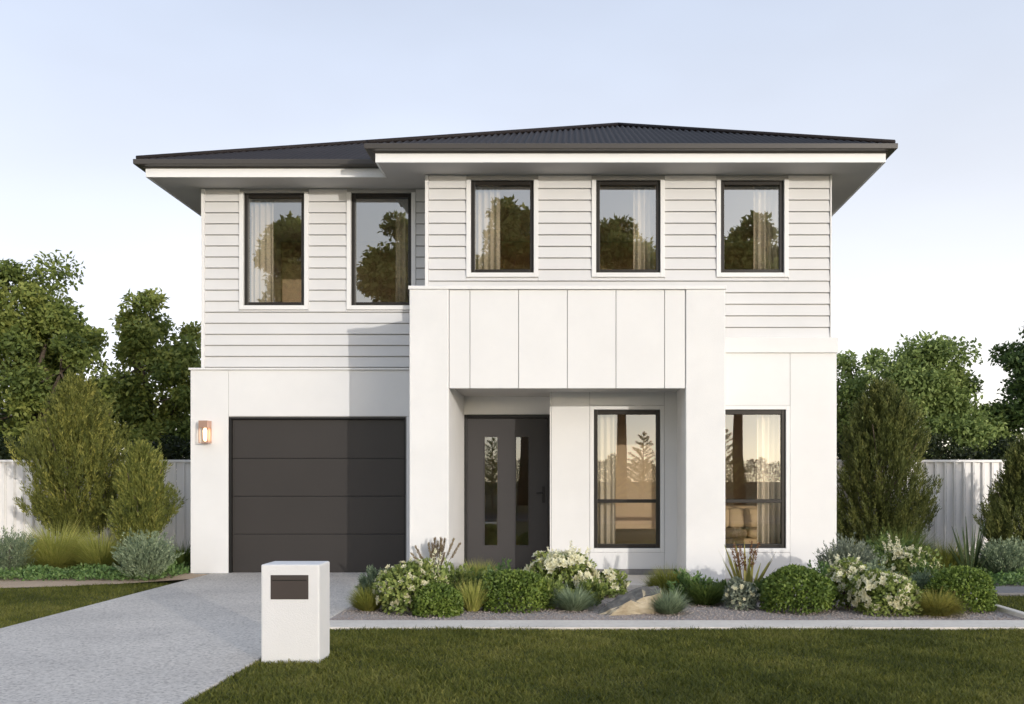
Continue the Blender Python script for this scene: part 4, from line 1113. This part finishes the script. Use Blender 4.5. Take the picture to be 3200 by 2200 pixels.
silver(2880, 1895, 48, 1800, 'sage', 'small blue grey shrub wedged beside the last round clipped shrub', 200)

# ground cover strips
def cover(name, x0, x1, y0, y1, h, n, label, mat='cover'):
    P = np.stack([rng.uniform(x0, x1, n), rng.uniform(y0, y1, n), h * rng.uniform(0, 1, n) ** .7], 1)
    P[:, 2] *= .65 + .35 * np.sin(P[:, 0] * 7.3 + np.sin(P[:, 1] * 5) * 2)
    P[:, 2] = np.maximum(P[:, 2], .01)
    V, Fc = leaf_quads(P, unit(rdirs(n) + [0, -.2, .5]), unit(rdirs(n) + [0, 0, 1]), rng.uniform(.035, .07, n), rng.uniform(.025, .045, n))
    o = fmesh(name, V, Fc, M[mat]); tag(o, label, 'ground cover', kind='stuff')
cover('ground_cover', -11, -5.5, 13.05, 14.5, .13, 15000, 'low leafy ground cover along the mulch on the garage side')
cover('ground_cover', 4.55, 9.5, 12.25, 13.6, .16, 14000, 'low leafy ground cover behind the grey path at the bed end')

# sandstone boulder
def boulder():
    x0, x1 = X(1868, 9.8), X(2062, 9.9); h = Z(1850, 10.0)
    pts = [(x0, 9.78, 0), (x0 + .10, 9.72, .02), (x0 + .26, 9.70, .12), (x1 - .12, 9.80, h * .92), (x1, 9.85, h), (x1 + .05, 9.86, 0), (x0 + .05, 9.68, -.05),
           (x0 + .02, 9.95, .02), (x0 + .22, 10.05, .15), (x1 - .14, 10.2, h * 1.25), (x1, 10.15, h * 1.2), (x1 + .08, 10.1, -.02), (x0, 10.0, -.05)]
    bm = bmesh.new()
    for p in pts: bm.verts.new(p)
    bmesh.ops.convex_hull(bm, input=list(bm.verts))
    for v in [v for v in bm.verts if not v.link_faces]: bm.verts.remove(v)
    bmesh.ops.subdivide_edges(bm, edges=list(bm.edges), cuts=3, use_grid_fill=True)
    bmesh.ops.triangulate(bm, faces=list(bm.faces))
    c = np.array([(x0 + x1) / 2, 9.92, 0])
    for v in bm.verts:
        p = np.array(v.co); k = .012 * (math.sin(p[0]*31 + p[2]*23) + math.sin(p[1]*37 + p[2]*41 + 1) + math.sin(p[0]*67 - p[1]*53))
        v.co = Vector(p + unit((p - c)[None])[0] * k) - Vector(c)
    me = bpy.data.meshes.new('boulder')
    bm.normal_update()
    for f in bm.faces: f.material_index = 1 if f.normal.z + .5 * f.normal.y - .25 * f.normal.x + .12 * math.sin(f.calc_center_median().x * 40) > .62 else 0  # darker stone on faces turned up, back and towards lower x
    bm.to_mesh(me); bm.free(); me.materials.append(M['sand']); me.materials.append(M['dark_stone'])
    tag(link(bpy.data.objects.new('boulder', me), None, c), 'low tan sandstone boulder with a sloping top among the front shrubs', 'boulder')
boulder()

# loose gravel of the front bed: small stones lying on the soil
n = 9000
P = np.stack([rng.uniform(DRV_R + .03, BED_R - .04, n), 9.32 + 1.5 * rng.uniform(0, 1, n) ** 1.3, np.zeros(n)], 1)
octa = np.array([(1,0,0),(0,1,0),(-1,0,0),(0,-1,0),(0,0,.7),(0,0,-.5)], float)
of = np.array([(0,1,4),(1,2,4),(2,3,4),(3,0,4),(1,0,5),(2,1,5),(3,2,5),(0,3,5)])
sz = rng.uniform(.005, .013, n); a = rng.uniform(0, 6.28, n); ca, sa = np.cos(a), np.sin(a)
Rz = np.stack([np.stack([ca, -sa, 0*a], 1), np.stack([sa, ca, 0*a], 1), np.stack([0*a, 0*a, 1+0*a], 1)], 1)
V = np.einsum('nij,kj->nki', Rz, octa) * (sz[:, None, None] * rng.uniform(.6, 1.3, (n, 6, 1))) + P[:, None] + np.array([0, 0, .004])
M['gravel'] = leaf_mat('gravel_stones', [(.30, .25, .22), (.48, .42, .38), (.66, .60, .55)], 0, .9, gain=1)
tag(mesh('gravel', V.reshape(-1, 3), (of[None] + np.arange(n)[:, None, None] * 6).reshape(-1, 3), M['gravel']), 'pinkish loose gravel spread over the front garden bed', 'gravel', kind='stuff')

# ================================================================== LAWN BLADES
def grass(x0, x1, y0, y1, n, label, h=.045, cut=None):
    x = rng.uniform(x0, x1, n); y = y0 + (y1 - y0) * rng.uniform(0, 1, n) ** 1.25
    P = np.stack([x, y, np.full(n, -.012)], 1)
    if cut is not None: P = P[cut(P)]
    n = len(P)
    k = (1 + .5 * (rng.uniform(0, 1, n) < .06)) * (1 + .25 * np.sin(P[:, 0] * 2.1 + 1) * np.sin(P[:, 1] * 2.7) + .15 * np.sin(P[:, 0] * 9 + P[:, 1] * 7))
    D0 = unit(np.array([0, 0, 1.0]) + rdirs(n) * .55)
    V, Fc = blades(P, D0, h * k * rng.uniform(.6, 1.25, n), .0065 * rng.uniform(.7, 1.3, n), .3, 2)
    tag(fmesh('grass', V, Fc, M['grass'], None, np.clip(.48 + .26 * np.sin(P[:, 0] * 3.3 + 2 * np.sin(P[:, 1] * 1.7)) * np.sin(P[:, 1] * 2.3 + 1) + .16 * np.sin(P[:, 0] * 1.1 - P[:, 1] * .8 + 2) + .14 * np.sin(P[:, 0] * 11 + 3 * np.sin(P[:, 1] * 6)) + rng.normal(size=n) * .22, 0, 1)), label, 'grass', kind='stuff')
inm = lambda P: ~((P[:, 0] > mx0 - .0) & (P[:, 0] < mx1) & (P[:, 1] > mD0) & (P[:, 1] < mD1))
grass(DRV_R + .004, 6.2, 5.3, 8.85, 230000, 'short dark green lawn in front of the concrete edging', .042, inm)
grass(BED_R + .07, 8.5, 9.305, 11.4, 30000, 'strip of lawn beyond the thin edging at the bed end', .042)
grass(-9.5, DRV_L - .004, 7.5, 12.75, 90000, 'triangle of lawn on the garage side of the driveway', .042, lambda P: P[:, 1] < np.interp(P[:, 0], [q[0] for q in mp_[:7]], [q[1] for q in mp_[:7]]))
